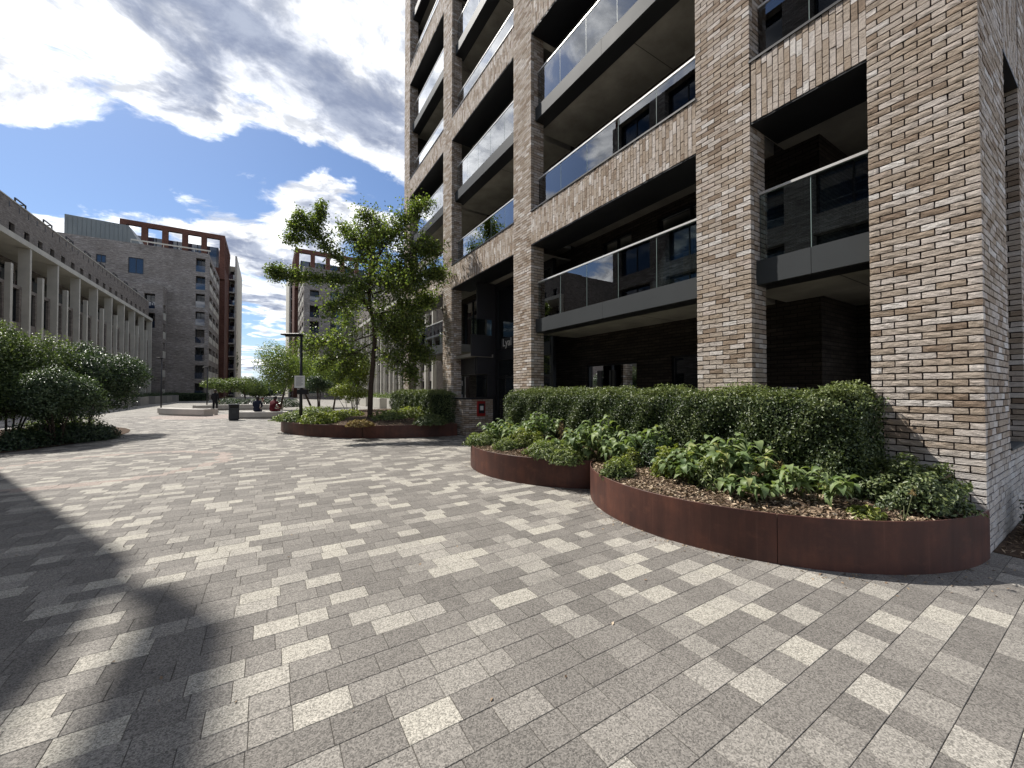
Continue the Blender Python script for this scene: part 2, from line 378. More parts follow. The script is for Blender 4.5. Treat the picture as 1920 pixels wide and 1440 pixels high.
# paving carries on past the laid pieces
def far_paving():
    m, t = mat('paving_far'); p = wpos(t); s = t('SeparateXYZ', {0: p})
    b = t('TexBrick', {'Vector': p, 'Scale': 1.0, 'Brick Width': .28, 'Row Height': .19, 'Mortar Size': .003, 'Color1': (.18, .168, .15, 1), 'Color2': (.33, .31, .27, 1), 'Mortar': (.07, .065, .06, 1), 'Bias': -.15})
    d = t.noise(p, .4, 4); finish(t, t.vmath('SCALE', b.outputs[0], t.math('ADD', .75, t.math('MULTIPLY', d, .5))), .8, .3)
far_paving()
mb = MB()
mb.box((-15.6, 34, -.05), (13, 140, 0)); mb.box((-16, -1, -.05), (-14.0, 34, -.001)); mb.box((-14.0, -9, -.05), (16, -1.0, -.002)); mb.box((12.3, 13, -.05), (16, 34, -.001))
mb.build('far_paving', 'paving_far', paving)

# ------------------------------------------------------------------ the near brick tower
XF = 6.18
tower = thing('brick_tower', 'tall brick apartment tower with stacked glass-fronted balconies and broad brick piers', 'building', (0, 0, 0))
PIERS = [(.84, 1.72), (3.09, 3.97), (8.92, 9.83), (14.48, 15.37), (20.02, 20.92)]
PTOP = [7.5, 10, 15, 19.5, 24]                     # bricks are laid piece by piece up to here
BAYS = [(1.72, 3.09), (3.97, 8.92), (9.83, 14.48), (15.37, 20.02)]
TOP = 31.5
def btone(z=9):
    r = rng.random()
    if r < .18: v = rng.uniform(.10, .38)
    elif r < .55: v = rng.uniform(.38, .66)
    elif r < .94: v = rng.uniform(.64, .90)
    else: v = rng.uniform(.92, 1.0)
    return v
singles = []
def course_x(mb, y0, y1, z0, z1, xf, depth=.1025, single=None, zmin=0):
    """bricks in courses on a face looking towards -X"""
    n = int(round((z1-z0)/.075))
    for k in range(n):
        za = z0+k*.075; yy = y0; first = True
        while yy < y1-.03:
            L = .213 if not (first and k % 2) else .1005
            e = min(yy+L, y1)
            if y1-e < .06: e = y1
            off = rng.uniform(-.003, .003)
            if single is not None and single[0] <= za < single[1]: singles.append((xf+off, yy, e, za, btone()))
            else: mb.box((xf+off, yy, za+.007), (xf+depth, e, za+.068), btone(za), .0022)
            yy = e+.012; first = False
def course_y(mb, x0, x1, z0, z1, yf, depth=.1025):
    """bricks in courses on a face looking towards -Y"""
    n = int(round((z1-z0)/.075))
    for k in range(n):
        za = z0+k*.075; xx = x0; first = True
        while xx < x1-.03:
            L = .213 if not (first and k % 2) else .1005
            e = min(xx+L, x1)
            if x1-e < .06: e = x1
            mb.box((xx, yf+rng.uniform(-.003, .003), za+.007), (e, yf+depth, za+.068), btone(za), .0022)
            xx = e+.012; first = False
pier_objs = []
for i, ((y0, y1), zt) in enumerate(zip(PIERS, PTOP)):
    mb = MB(); mb.box((XF+.009, y0+.009, -.02), (XF+.43, y1-.009, zt), .5)
    mb.mi = 1; mb.box((XF, y0, zt), (XF+.43, y1, TOP), .5)
    p = mb.build('pier', ['mortar', 'brick_far'], tower); pier_objs.append(p)
    mb = MB(); zb = 0.0
    course_x(mb, y0, y1, zb, zt, XF, single=(.975, 5.92) if i == 0 else None)
    if i: course_y(mb, XF+.1125, XF+.435, zb, zt, y0)
    else: course_y(mb, XF+.1125, 7.6, zb, zt, y0)
    mb.build('brickwork', 'brick', p, kind='stuff')
# the bricks of the corner pier that show largest, one by one
def brick_variant(L, seed):
    r_ = np.random.default_rng(seed); b = bmesh.new(); nx, nz = 5, 3
    ys = np.linspace(0, L, nx); zs = np.linspace(.007, .068, nz); grid = []
    for j in range(nz):
        for k in range(nx):
            edge = (j in (0, nz-1)) or (k in (0, nx-1))
            grid.append(b.verts.new((r_.uniform(-.0035, .0025)+(.003 if edge else 0), ys[k]+(r_.uniform(-.002, .002) if edge else r_.uniform(-.01, .01)), zs[j]+r_.uniform(-.0022, .0022))))
    for j in range(nz-1):
        for k in range(nx-1):
            q = [grid[j*nx+k], grid[(j+1)*nx+k], grid[(j+1)*nx+k+1], grid[j*nx+k+1]]
            b.faces.new(q)
    back = {}
    ring = [grid[k] for k in range(nx)]+[grid[j*nx+nx-1] for j in range(1, nz)]+[grid[(nz-1)*nx+k] for k in range(nx-2, -1, -1)]+[grid[j*nx] for j in range(nz-2, 0, -1)]
    bk = [b.verts.new((.1025, v.co.y, v.co.z)) for v in ring]
    for k in range(len(ring)):
        k2 = (k+1) % len(ring); b.faces.new((ring[k], ring[k2], bk[k2], bk[k]))
    bmesh.ops.recalc_face_normals(b, faces=b.faces[:])
    me = bpy.data.meshes.new('brick'); b.to_mesh(me); b.free(); me.materials.append(MATS['brick_single']); return me
bv = {}
for L in (.215, .1025): bv[L] = [brick_variant(L, 100+int(L*1000)+q) for q in range(7)]
for n, (xf, ya, yb, za, tn) in enumerate(singles):
    L = .215 if yb-ya > .16 else .1025
    o = link('brick', bv[L][int(rng.integers(7))], pier_objs[0]); o.location = (xf, ya, za); o.scale = (1, (yb-ya)/L, 1); o.color = (tn, 0, 0, 1)
# side of the tower round the corner
mb = MB(); mb.box((XF+.43, .849, -.02), (7.591, 1.27, 7.5)); mb.box((7.6, .849, -.02), (12, 1.1, .95)); mb.box((8.709, .849, .95), (12, 1.27, 7.5))
mb.mi = 1; mb.box((XF+.43, .84, 7.5), (18, 1.27, TOP)); mb.mi = 0; mb.box((7.6, .849, 5.875), (8.7, 1.2, 7.5))
sw = mb.build('side_wall', ['mortar', 'brick_far'], tower)
mb = MB(); course_y(mb, 7.61, 11, 0, .95, .84); course_y(mb, 8.7+.1125, 11, .975, 7.5, .84); course_x(mb, .84, 1.27, .975, 5.85, 8.70)
xx = 7.61
while xx < 8.68:
    zz_ = 5.86-(.11 if int(xx*13.3) % 2 else 0)
    while zz_ < 7.4: mb.box((xx, .84+rng.uniform(-.003, .003), max(zz_, 5.86)), (xx+.065, .94, zz_+.215), btone()); zz_ += .225
    xx += .075
mb.build('brickwork', 'brick', sw, kind='stuff')
boxobj('coping', (7.59, .825, .955), (8.69, 1.12, .985), 'fascia_grey', tower)
boxobj('lintel', (7.6, .835, 5.83), (8.7, 1.25, 5.858), 'black_metal', tower)

# vertical-brick beams with their copings, every second floor
PER = 5.97
def vbeam(parent_name, y0, y1, z0, z1, pieces_on):
    mb = MB(); mb.box((XF+.009, y0, z0+.006), (XF+.40, y1, z1-.004)); o = mb.build('brick_beam', 'mortar' if pieces_on else 'brick_far', tower)
    if pieces_on:
        mb = MB(); yy = y0+.004; k = 0
        while yy < y1-.02:
            e = min(yy+.065, y1-.003); zz_ = z0-(.1125 if k % 2 else rng.choice([0, .06]))
            while zz_ < z1-.02:
                a = max(zz_, z0); b = min(zz_+.215, z1)
                if b-a > .03: mb.box((XF+rng.uniform(-.003, .003), yy, a), (XF+.1, e, b), btone(), .0018)
                zz_ += .225
            yy += .075; k += 1
        mb.build('brickwork', 'brick', o, kind='stuff')
    boxobj('lintel_plate', (XF+.01, y0-.002, z0-.03), (XF+.86, y1+.002, z0-.002), 'black_metal', o)
    boxobj('coping', (XF-.018, y0-.004, z1), (XF+.40, y1+.004, z1+.035), 'black_metal', o)
    return o
def panes(parent, y0, y1, x, z0, z1, n):
    wd = (y1-y0)/n
    for k in range(n):
        boxobj('glass_pane', (x, y0+k*wd+.008, z0), (x+.014, y0+(k+1)*wd-.008, z1), 'glass_clear', parent)
        if k: boxobj('glass_edge', (x-.001, y0+k*wd-.004, z0+.01), (x+.015, y0+k*wd+.004, z1-.005), 'glass_edge', parent)
    boxobj('base_channel', (x-.02, y0, z0-.014), (x+.03, y1, z0-.001), 'bright_steel', parent)
    boxobj('handrail', (x-.014, y0, z1), (x+.040, y1, z1+.036), 'bright_steel', parent)
NP = [2, 5, 5, 5]
for b, (y0, y1) in enumerate(BAYS):
    for k in range(5):
        fz = 3.29+PER*k; bz = 5.74+PER*k
        vis = bz < [8, 13, 19, 25][b]
        beam = vbeam('beam', y0, y1, bz, bz+.91, vis)
        panes(beam, y0+.01, y1-.01, XF+.26, bz+.95, bz+1.88, NP[b])
        boxobj('soffit', (XF+.41, y0-.35, bz+.40), (8.1, y1+.35, bz+.62), 'soffit', tower)
        if b == 2 and k == 0: continue
        bal = boxobj('balcony_slab', (XF+.42, y0-.35, fz+.016), (8.1, y1+.35, fz+.33), 'soffit', tower)
        ym = y0+(y1-y0)*.48
        for (ya, yb) in ((y0-.02 if b else y0+.0, ym-.003), (ym+.003, y1+.13 if b < 3 else y1)):
            boxobj('fascia_panel', (XF+.15, ya, fz), (XF+.19, yb, fz+.365), 'fascia_grey', bal)
        boxobj('soffit_joint', (XF+.56, y0+(y1-y0)*.36, fz+.013), (8.09, y0+(y1-y0)*.36+.012, fz+.0155), 'black_metal', bal)
        boxobj('drip_band', (XF+.19, y0, fz-.008), (XF+.55, y1+.1, fz+.012), 'black_metal', bal)
        panes(bal, y0+.01, y1-.01, XF+.24, fz+.37, fz+1.40, NP[b])
# inner walls of the loggias: rooms lie behind
def facade(name, parent, axis, pos, u0, u1, z0, z1, opens, m, sgn=-1, depth=.25, trim=None):
    """wall face with real openings. axis 'x': wall at X = pos, running along Y, looking towards sgn*X; axis 'y' likewise"""
    us = sorted({u0, u1, *[o[0] for o in opens], *[o[1] for o in opens]}); zs = sorted({z0, z1, *[o[2] for o in opens], *[o[3] for o in opens]})
    us = [v for v in us if u0-1e-6 <= v <= u1+1e-6]; zs = [v for v in zs if z0-1e-6 <= v <= z1+1e-6]
    mb = MB()
    def pt(u, z, d): return (pos-sgn*d, u, z) if axis == 'x' else (u, pos-sgn*d, z)
    for i in range(len(us)-1):
        for j in range(len(zs)-1):
            uc, zc_ = (us[i]+us[i+1])/2, (zs[j]+zs[j+1])/2
            if any(o[0] < uc < o[1] and o[2] < zc_ < o[3] for o in opens): continue
            mb.add([pt(us[i], zs[j], 0), pt(us[i+1], zs[j], 0), pt(us[i+1], zs[j+1], 0), pt(us[i], zs[j+1], 0)], [(0, 1, 2, 3)])
    for o in opens:
        a, b, c, d = o[:4]; dp = o[4] if len(o) > 4 else depth
        for (ua, za, ub, zb) in ((a, c, a, d), (b, c, b, d), (a, c, b, c), (a, d, b, d)):
            mb.add([pt(ua, za, 0), pt(ub, zb, 0), pt(ub, zb, dp), pt(ua, za, dp)], [(0, 1, 2, 3)])
    return mb.build(name, m, parent), pt
def window(parent, pt, a, b, c, d, dp, glass='glass_dark', frame='black_metal', mull=1, fw=.05, name='window'):
    """frame ring with its pane(s), set dp back into an opening"""
    mb = MB()
    def bx(ua, ub, za, zb, d0, d1):
        p, q = pt(ua, za, d0), pt(ub, zb, d1); lo = [min(x_, y_) for x_, y_ in zip(p, q)]; hi = [max(x_, y_) for x_, y_ in zip(p, q)]
        mb.box(lo, hi)
    bx(a, b, c, c+fw, dp-.05, dp+.03); bx(a, b, d-fw, d, dp-.05, dp+.03); bx(a, a+fw, c+fw, d-fw, dp-.05, dp+.03); bx(b-fw, b, c+fw, d-fw, dp-.05, dp+.03)
    for k in range(1, mull+1):
        u = a+(b-a)*k/(mull+1); bx(u-fw*.4, u+fw*.4, c+fw, d-fw, dp-.045, dp+.028)
    w_ = mb.build(name, frame, parent)
    mb = MB(); mb.add([pt(a, c, dp), pt(b, c, dp), pt(b, d, dp), pt(a, d, dp)], [(0, 1, 2, 3)]); mb.build('pane', glass, w_)
    return w_
op = []
FLO = [0]+[z for k in range(5) for z in (3.66+PER*k, 6.40+PER*k)]
for fl in FLO[:9]:
    for (y0, y1) in BAYS[1:]:
        if fl < 5 and y0 > 9 and y0 < 14: continue
        yc = (y0+y1)/2
        if fl == 0 and y0 < 4: op += [(6.9, 8.8, .02, 2.44), (4.25, 5.9, .9, 2.5)]
        elif fl == 0: op += [(yc-.9, yc+.9, .02, 2.4)]
        else: op += [(yc-1.9, yc-.2, fl+.05, fl+2.25), (yc+.6, yc+1.7, fl+.05, fl+2.25)]
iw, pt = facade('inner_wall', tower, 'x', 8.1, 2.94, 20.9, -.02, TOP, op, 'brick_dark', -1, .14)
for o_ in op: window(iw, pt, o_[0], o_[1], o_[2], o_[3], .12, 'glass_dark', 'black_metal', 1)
op = [(3.0-1.1, 2.75, .02, 2.35)]+[(1.5, 2.6, fl+.05, fl+2.25) for fl in FLO[1:5]]
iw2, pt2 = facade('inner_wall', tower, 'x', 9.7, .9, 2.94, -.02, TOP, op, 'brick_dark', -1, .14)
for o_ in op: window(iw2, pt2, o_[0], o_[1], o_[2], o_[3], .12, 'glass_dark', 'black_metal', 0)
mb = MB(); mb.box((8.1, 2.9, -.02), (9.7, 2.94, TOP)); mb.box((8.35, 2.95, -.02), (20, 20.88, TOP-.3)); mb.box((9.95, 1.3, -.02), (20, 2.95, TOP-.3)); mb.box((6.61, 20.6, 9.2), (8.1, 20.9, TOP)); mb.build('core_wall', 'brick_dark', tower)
mb = MB(); mb.box((6.2, .86, TOP), (20, 20.9, TOP+.4)); mb.build('roof_slab', 'precast_dark', tower)
for za, zb in ((3.325, 3.60), (6.15, 6.35)): boxobj('ceiling_slab', (8.1, 1.4, za), (9.7, 2.94, zb), 'soffit', tower)
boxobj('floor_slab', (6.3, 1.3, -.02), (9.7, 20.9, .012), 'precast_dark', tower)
# curtains and a small wall socket seen on the shaded inner wall
for ya, yb in ((8.25, 8.42), (7.75, 7.95)):
    boxobj('curtain', (8.185, ya, .3), (8.205, yb, 2.25), 'curtain', iw)
boxobj('wall_socket', (8.07, 3.28, 1.62), (8.1, 3.50, 1.74), 'white_paint', iw)

# entrance bay
ent = thing('entrance_screen', 'dark metal entrance glazing recessed between two brick piers under the name sign', 'entrance', (7.45, 11.4, 0))
def lb(name, a, b, m, parent, org=(7.45, 11.4, 0), **k): return boxobj(name, tuple(p-q for p, q in zip(a, org)), tuple(p-q for p, q in zip(b, org)), m, parent, **k)
lb('frame', (7.40, 12.92, 0), (7.52, 13.08, 5.75), 'black_metal', ent); lb('frame', (7.40, 9.5, 0), (7.52, 9.62, 5.75), 'black_metal', ent)
lb('frame', (7.40, 11.2, 0), (7.52, 11.28, 5.75), 'black_metal', ent)
lb('transom', (7.38, 9.62, 2.80), (7.53, 12.92, 3.20), 'black_metal', ent); lb('transom', (7.40, 9.62, 2.12), (7.52, 12.92, 2.18), 'black_metal', ent)
lb('transom', (7.40, 9.62, 5.50), (7.52, 12.92, 5.75), 'black_metal', ent)
for za, zb in ((.05, 2.12), (2.18, 2.80), (3.20, 5.50)):
    for ya, yb in ((9.62, 11.2), (11.28, 12.92)): lb('glass_pane', (7.45, ya, za), (7.465, yb, zb), 'glass_dark', ent)
lb('side_panel', (6.62, 13.09, 2.3), (7.5, 13.16, 5.75), 'dark_panel', ent); lb('side_panel', (7.06, 13.09, 1.40), (7.5, 13.16, 2.295), 'dark_panel', ent)
lb('side_window', (6.62, 13.12, 1.44), (7.0, 13.14, 2.25), 'glass_dark', ent)
lb('balcony_cheek', (6.34, 13.0, 2.95), (7.2, 13.06, 3.75), 'dark_panel', ent); lb('balcony_glass', (6.36, 13.02, 3.76), (7.18, 13.034, 4.35), 'glass_clear', ent)
lb('balcony_floor', (6.36, 13.07, 2.93), (7.3, 14.45, 3.05), 'soffit', ent); lb('upper_panel', (6.6, 13.2, 2.3), (7.45, 14.48, 2.92), 'dark_panel', ent)
lb('ceiling', (6.62, 9.5, 5.77), (8.1, 13.2, 5.82), 'soffit', ent); lb('back_wall', (7.3, 13.17, 0), (7.5, 14.48, 5.7), 'dark_panel', ent)
sg = thing('name_sign', 'small grey name sign with white lettering above the dark entrance doors', 'sign', (7.36, 11.9, 3.40))
boxobj('sign_plate', (0, -1.0, -.19), (.02, .68, .20), 'dark_panel', sg)
def text(body, size, loc, parent, m, rot, name='lettering', ext=.004, align='LEFT'):
    cu = bpy.data.curves.new(name, 'FONT'); cu.body = body; cu.size = size; cu.extrude = ext; cu.align_x = align; cu.materials.append(MATS[m])
    tmp = bpy.data.objects.new(name, cu); COL.objects.link(tmp); dg = bpy.context.evaluated_depsgraph_get(); me = bpy.data.meshes.new_from_object(tmp.evaluated_get(dg)); bpy.data.objects.remove(tmp)
    o = link(name, me, parent); o.location = loc; o.rotation_euler = rot; return o
text('Lyal', .40, (-.006, .56, -.10), sg, 'white_paint', (math.pi/2, 0, -math.pi/2))
lw = thing('low_wall', 'low brick wall with dark coping beside the entrance', 'wall', (6.2, 13.1, 0))
mb = MB(); mb.box((.009, .009, -.02), (1.09, .2, 1.345)); mb.build('wall_core', 'mortar', lw)
mb = MB(); course_y(mb, .1125, 1.1, 0, 1.35, 0); course_x(mb, 0, 1.37, 0, 1.35, 0); mb.build('brickwork', 'brick', lw, kind='stuff'); boxobj('wall_core', (.009, .201, -.02), (.2, 1.37, 1.345), 'mortar', lw); boxobj('coping', (-.02, .241, 1.352), (.24, 1.37, 1.40), 'black_metal', lw)
boxobj('coping', (-.02, -.02, 1.352), (1.12, .24, 1.40), 'black_metal', lw)
def riser(label, loc, rz):
    t_ = thing('red_inlet_cabinet', label, 'cabinet', loc, rz, 'red inlet cabinets')
    boxobj('case', (-.17, -.06, 0), (.17, .0, .55), 'red_paint', t_, .008)
    boxobj('door', (-.12, -.068, .10), (.13, -.061, .47), 'black_metal', t_); boxobj('label_plate', (-.06, -.074, .22), (.07, -.069, .38), 'white_paint', t_)
riser('red inlet cabinet with a black door on the low brick wall', (6.78, 13.095, .72), 0)
riser('red inlet cabinet half hidden by the hedge beside the far pier', (6.17, 15.22, .80), -math.pi/2)

# ------------------------------------------------------------------ corten planters
def arc_planter(name, label, c, a0, a1, H, seg=64, seams=()):
    t_ = thing(name, label, 'planter', (c[0], c[1], 0), 0, 'rusted steel planters')
    r = c[2]
    def ring(b0, b1, nm, parent):
        n = max(4, int(seg*abs(b1-b0)/math.pi)); mb = MB(); V = []; Fc = []
        for i in range(n+1):
            a = b0+(b1-b0)*i/n
            for rr, zz_ in ((r, 0), (r, H-.004), (r-.004, H), (r-.010, H), (r-.012, H-.004), (r-.012, 0)): V.append((math.cos(a)*rr, math.sin(a)*rr, zz_))
        for i in range(n):
            for k in range(5): Fc.append((i*6+k, (i+1)*6+k, (i+1)*6+k+1, i*6+k+1))
        Fc += [(0, 1, 2, 3, 4, 5), tuple(n*6+k for k in (5, 4, 3, 2, 1, 0))]
        mb.add(V, Fc); o = mb.build(nm, 'corten', parent); return o
    cuts = [a0, *seams, a1]
    for i in range(len(cuts)-1): ring(cuts[i]+(.0012 if i else 0), cuts[i+1]-(.0012 if i < len(cuts)-2 else 0), 'steel_sheet', t_)
    return t_
PH = .485
iy = 4.953
a2i = math.atan2(iy-C2[1], -math.sqrt(max(0, C2[2]**2-(iy-C2[1])**2))); a1i = math.atan2(iy-C1[1], -math.sqrt(max(0, C1[2]**2-(iy-C1[1])**2)))
if a1i < 0: a1i += 2*math.pi
P2 = arc_planter('corten_planter', 'nearest curved rusted steel planter at the foot of the corner pier', C2, a2i, 1.5*math.pi, PH, 90, (R(213),))
P1 = arc_planter('corten_planter', 'middle curved rusted steel planter, behind the nearest one, in front of the long hedge', C1, math.pi/2, a1i, PH, 90, (R(170),))
P3 = arc_planter('corten_planter', 'far curved rusted steel planter around the street tree', C3, math.pi/2, 1.5*math.pi, .45, 110, (R(190), R(235)))
def soil_z(x, y, c, H):
    d = (c[2]-math.hypot(x-c[0], y-c[1])); return H-.05+min(max(d, 0), 1.5)*.145
def soil(c, H, ymin, ymax):
    V = []; Fc = []; n = 40; m = 12
    for i in range(n+1):
        a = math.pi/2+math.pi*i/n
        for j in range(m+1):
            rr = (c[2]-.011)*j/m; x, y_ = c[0]+math.cos(a)*rr, c[1]+math.sin(a)*rr
            V.append((min(x, 6.17), min(max(y_, ymin), ymax), soil_z(x, y_, c, H)+random.uniform(-.012, .012)*(j < m)))
    for i in range(n):
        for j in range(m): Fc.append((i*(m+1)+j, i*(m+1)+j+1, (i+1)*(m+1)+j+1, (i+1)*(m+1)+j))
    mb = MB(); mb.add(V, Fc); return mb.build('bark_soil', 'soil', smooth=True)
def mk_soil(c, H, ymin, ymax, lab):
    o = soil(c, H, ymin, ymax); o['kind'] = 'stuff'; tag(o, lab, 'soil')
    return o
mk_soil(C2, PH, .85, 4.953+.6, 'bark covered soil in the nearest rusted planter')
mk_soil(C1, PH, 4.953-.2, 12, 'bark covered soil in the middle rusted planter'); mk_soil(C3, .45, 0, 30, 'soil in the far rusted planter around the tree')
def chips(c, H, n, lab, ymin, ymax):
    a = rng.uniform(math.pi/2, 1.5*math.pi, n*2); rr = c[2]*np.sqrt(rng.uniform(.2, .985, n*2))-.02
    x = c[0]+np.cos(a)*rr; y_ = c[1]+np.sin(a)*rr; k = (x < 6.15) & (y_ > ymin) & (y_ < ymax); x, y_ = x[k][:n], y_[k][:n]
    z = np.array([soil_z(p, q, c, H) for p, q in zip(x, y_)])+rng.uniform(.004, .022, len(x))
    nr = rdir(len(x), 1.6); o = leaves('bark_chips', np.c_[x, y_, z], nr, rng.uniform(.025, .085, len(x)), rng.beta(1.6, 1.8, len(x)), 'mulch', aspect=.3, fold=.06, kind='stuff'); tag(o, lab, 'mulch')
chips(C2, PH, 11000, 'loose bark chips over the nearest rusted planter', .88, 5.3); chips(C1, PH, 7000, 'loose bark chips over the middle rusted planter', 4.9, 9.4); chips(C3, .45, 5000, 'loose bark chips over the far rusted planter', 13, 25)

# ------------------------------------------------------------------ planting
def hedge(name, label, x0, x1, y0, y1, z0, ztop, n, lm='leaf_hedge', lsz=(.028, .05), round_=.16, group=None):
    t_ = thing(name, label, 'hedge', ((x0+x1)/2, (y0+y1)/2, z0), 0, group)
    ox, oy, oz = (x0+x1)/2, (y0+y1)/2, z0
    hx, hy, hz = (x1-x0)/2, (y1-y0)/2, (ztop-z0)
    # dense twiggy heart
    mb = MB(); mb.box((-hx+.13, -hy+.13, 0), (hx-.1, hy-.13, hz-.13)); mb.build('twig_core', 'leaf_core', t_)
    # surface samples on front (-X), top, both ends
    areas = np.array([2*hy*hz*1.35, 4*hx*hy*1.25, 2*hx*hz, 2*hx*hz]); cnt = (n*areas/areas.sum()).astype(int)
    P_, N_ = [], []
    u = rng.uniform(-1, 1, (cnt[0], 2)); P_.append(np.c_[np.full(cnt[0], -hx), u[:, 0]*hy, (u[:, 1]+1)/2*hz]); N_.append(np.tile((-1, 0, .25), (cnt[0], 1)))
    u = rng.uniform(-1, 1, (cnt[1], 2)); P_.append(np.c_[u[:, 0]*hx, u[:, 1]*hy, np.full(cnt[1], hz)]); N_.append(np.tile((0, 0, 1.), (cnt[1], 1)))
    for s_, k in ((-1, 2), (1, 3)):
        u = rng.uniform(-1, 1, (cnt[k], 2)); P_.append(np.c_[u[:, 0]*hx, np.full(cnt[k], s_*hy), (u[:, 1]+1)/2*hz]); N_.append(np.tile((0, s_, .25), (cnt[k], 1)))
    p = np.concatenate(P_); nn = np.concatenate(N_)
    # lumpy surface: low-frequency waves + rounded shoulders
    wv = (np.sin(p[:, 1]*5.1+1)*np.sin(p[:, 2]*6.3+.4)+np.sin(p[:, 1]*11+p[:, 2]*8)*.5+np.sin(p[:, 0]*9+p[:, 1]*7.3)*.5)*.045
    q = p/np.array([hx, hy, hz]); edge = np.maximum(np.abs(q[:, 1])*hy-(hy-round_), 0)
    e2 = np.maximum(p[:, 2]-(hz-round_), 0); e3 = np.maximum(-p[:, 0]-(hx-round_), 0)
    p[:, 2] -= (edge**2+e3**2)/round_*.45; p[:, 0] += (e2**2+edge**2)/round_*.45; p[:, 1] -= np.sign(p[:, 1])*(e2**2+e3**2)/round_*.35
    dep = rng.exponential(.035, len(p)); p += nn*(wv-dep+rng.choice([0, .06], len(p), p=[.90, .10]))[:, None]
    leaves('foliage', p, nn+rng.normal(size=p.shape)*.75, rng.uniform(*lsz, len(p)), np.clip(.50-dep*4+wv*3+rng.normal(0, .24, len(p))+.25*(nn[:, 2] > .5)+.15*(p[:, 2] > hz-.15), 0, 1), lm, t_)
    return t_
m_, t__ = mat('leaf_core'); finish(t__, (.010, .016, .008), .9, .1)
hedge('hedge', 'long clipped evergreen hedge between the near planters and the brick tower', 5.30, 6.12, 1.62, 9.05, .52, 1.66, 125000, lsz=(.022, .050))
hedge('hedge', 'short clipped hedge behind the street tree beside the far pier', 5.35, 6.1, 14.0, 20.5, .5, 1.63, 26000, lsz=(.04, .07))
def mound(name, label, cat, cx_, cy_, z0, rx, ry, h, n, lm, lsz, up=.5, tone=.5, group=None, asp=.5, stems=True, ts=.2):
    """low rounded plant: leaves through a dome's shell with uneven outline"""
    t_ = thing(name, label, cat, (cx_, cy_, z0), 0, group)
    d = rdir(n); d[:, 2] = np.abs(d[:, 2]); r = rng.uniform(.35, 1, n)**.5
    lob = 1+.16*np.sin(d[:, 0]*6+cx_)*np.cos(d[:, 1]*5+cy_*2)+.10*np.sin(d[:, 1]*11+d[:, 2]*9)
    p = d*(r*lob)[:, None]*np.array([rx, ry, h])
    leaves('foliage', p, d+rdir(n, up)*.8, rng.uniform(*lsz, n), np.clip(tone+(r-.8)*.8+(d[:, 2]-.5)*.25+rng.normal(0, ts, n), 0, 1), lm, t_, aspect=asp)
    if stems:
        mb = MB()
        for k in range(9):
            a = rng.uniform(0, 6.28); mb.tube([(0, 0, -.05), (math.cos(a)*rx*.3, math.sin(a)*ry*.3, h*.4), (math.cos(a)*rx*.7, math.sin(a)*ry*.7, h*.75)], [.006, .005, .003], 5)
        mb.build('stem', 'bark', t_)
    return t_
# low evergreen by the corner
mound('evergreen_shrub', 'low glossy evergreen shrub at the corner pier in the nearest planter', 'shrub', 5.72, 1.33, .50, .48, .48, .46, 9000, 'leaf_hedge', (.03, .055), tone=.5)
# broad drooping plants: every blade its own leaf
def leaf_mesh(seed, L=1.0):
    r_ = np.random.default_rng(seed); V = []; Fc = []; n = 6; droop = r_.uniform(.35, .75); wd = r_.uniform(.20, .27)
    for i in range(n+1):
        s_ = i/n; wz = wd*math.sin(math.pi*min(1, s_**.75*.97+.03))*(1 if 0 < i < n else .06)
        x = math.sin(s_*1.25)*.8; z = .16*math.sin(s_*2.6)-droop*s_**2.2
        wob = r_.uniform(-.02, .02)
        V += [(x, wz, z+.06*wz/wd+wob), (x, 0, z-.02), (x, -wz, z+.06*wz/wd-wob)]
    for i in range(n):
        for k in range(2): Fc.append((i*3+k, i*3+k+1, i*3+k+4, i*3+k+3))
    me = bpy.data.meshes.new('leaf'); me.from_pydata(V, [], Fc); me.polygons.foreach_set('use_smooth', np.ones(len(Fc), bool)); me.materials.append(MATS['leaf_broad']); me.update(); return me
LM = [leaf_mesh(40+k) for k in range(6)]
def broad(label, x, y_, z, h, spread, n, Lr=(.11, .19), tone=.5, group='broad-leaved plants in the near planters'):
    t_ = thing('broad_leaved_plant', label, 'plant', (x, y_, z), 0, group)
    mb = MB(); ns = max(3, n//9); tips = []
    for s_ in range(ns):
        a = rng.uniform(0, 6.28); rr = spread*math.sqrt(rng.uniform(.05, 1)); hh = h*rng.uniform(.6, 1.0)*(1-.35*(rr/spread)**2)
        bx_, by_ = math.cos(a)*rr*.35, math.sin(a)*rr*.35; tx, ty = math.cos(a)*rr, math.sin(a)*rr
        mb.tube([(bx_, by_, -.06), (bx_*.6+tx*.4, by_*.6+ty*.4, hh*.5), (tx, ty, hh)], [.006, .005, .004], 5, .3); tips.append((bx_, by_, tx, ty, hh, a))
    mb.build('stem', 'stem_green', t_)
    for k in range(n):
        bx_, by_, tx, ty, hh, a = tips[k % ns]; s_ = 1-(k//ns)/(n/ns)*.75
        q = Vector((bx_+(tx-bx_)*s_, by_+(ty-by_)*s_, hh*s_**.9)); L = rng.uniform(*Lr)*(1.05-.25*abs(s_-.6))
        o = link('leaf', LM[int(rng.integers(6))], t_); o.location = q; o.scale = (L, L*rng.uniform(.85, 1.2), L)
        o.rotation_euler = (rng.normal(0, .25), rng.normal(-.15, .3), k*2.4+a+rng.normal(0, .3)); o.color = (float(np.clip(tone+rng.normal(0, .2), 0, 1)), 0, 0, 1)
    return t_
m_, t__ = mat('stem_green'); finish(t__, (.09, .10, .04), .7, .3)
def onz(x, y_, z):
    u = at(x, y_, 1.0)-Vector((0, 0, CAMH)); k = (z-CAMH)/u.z; return u.x*k, u.y*k
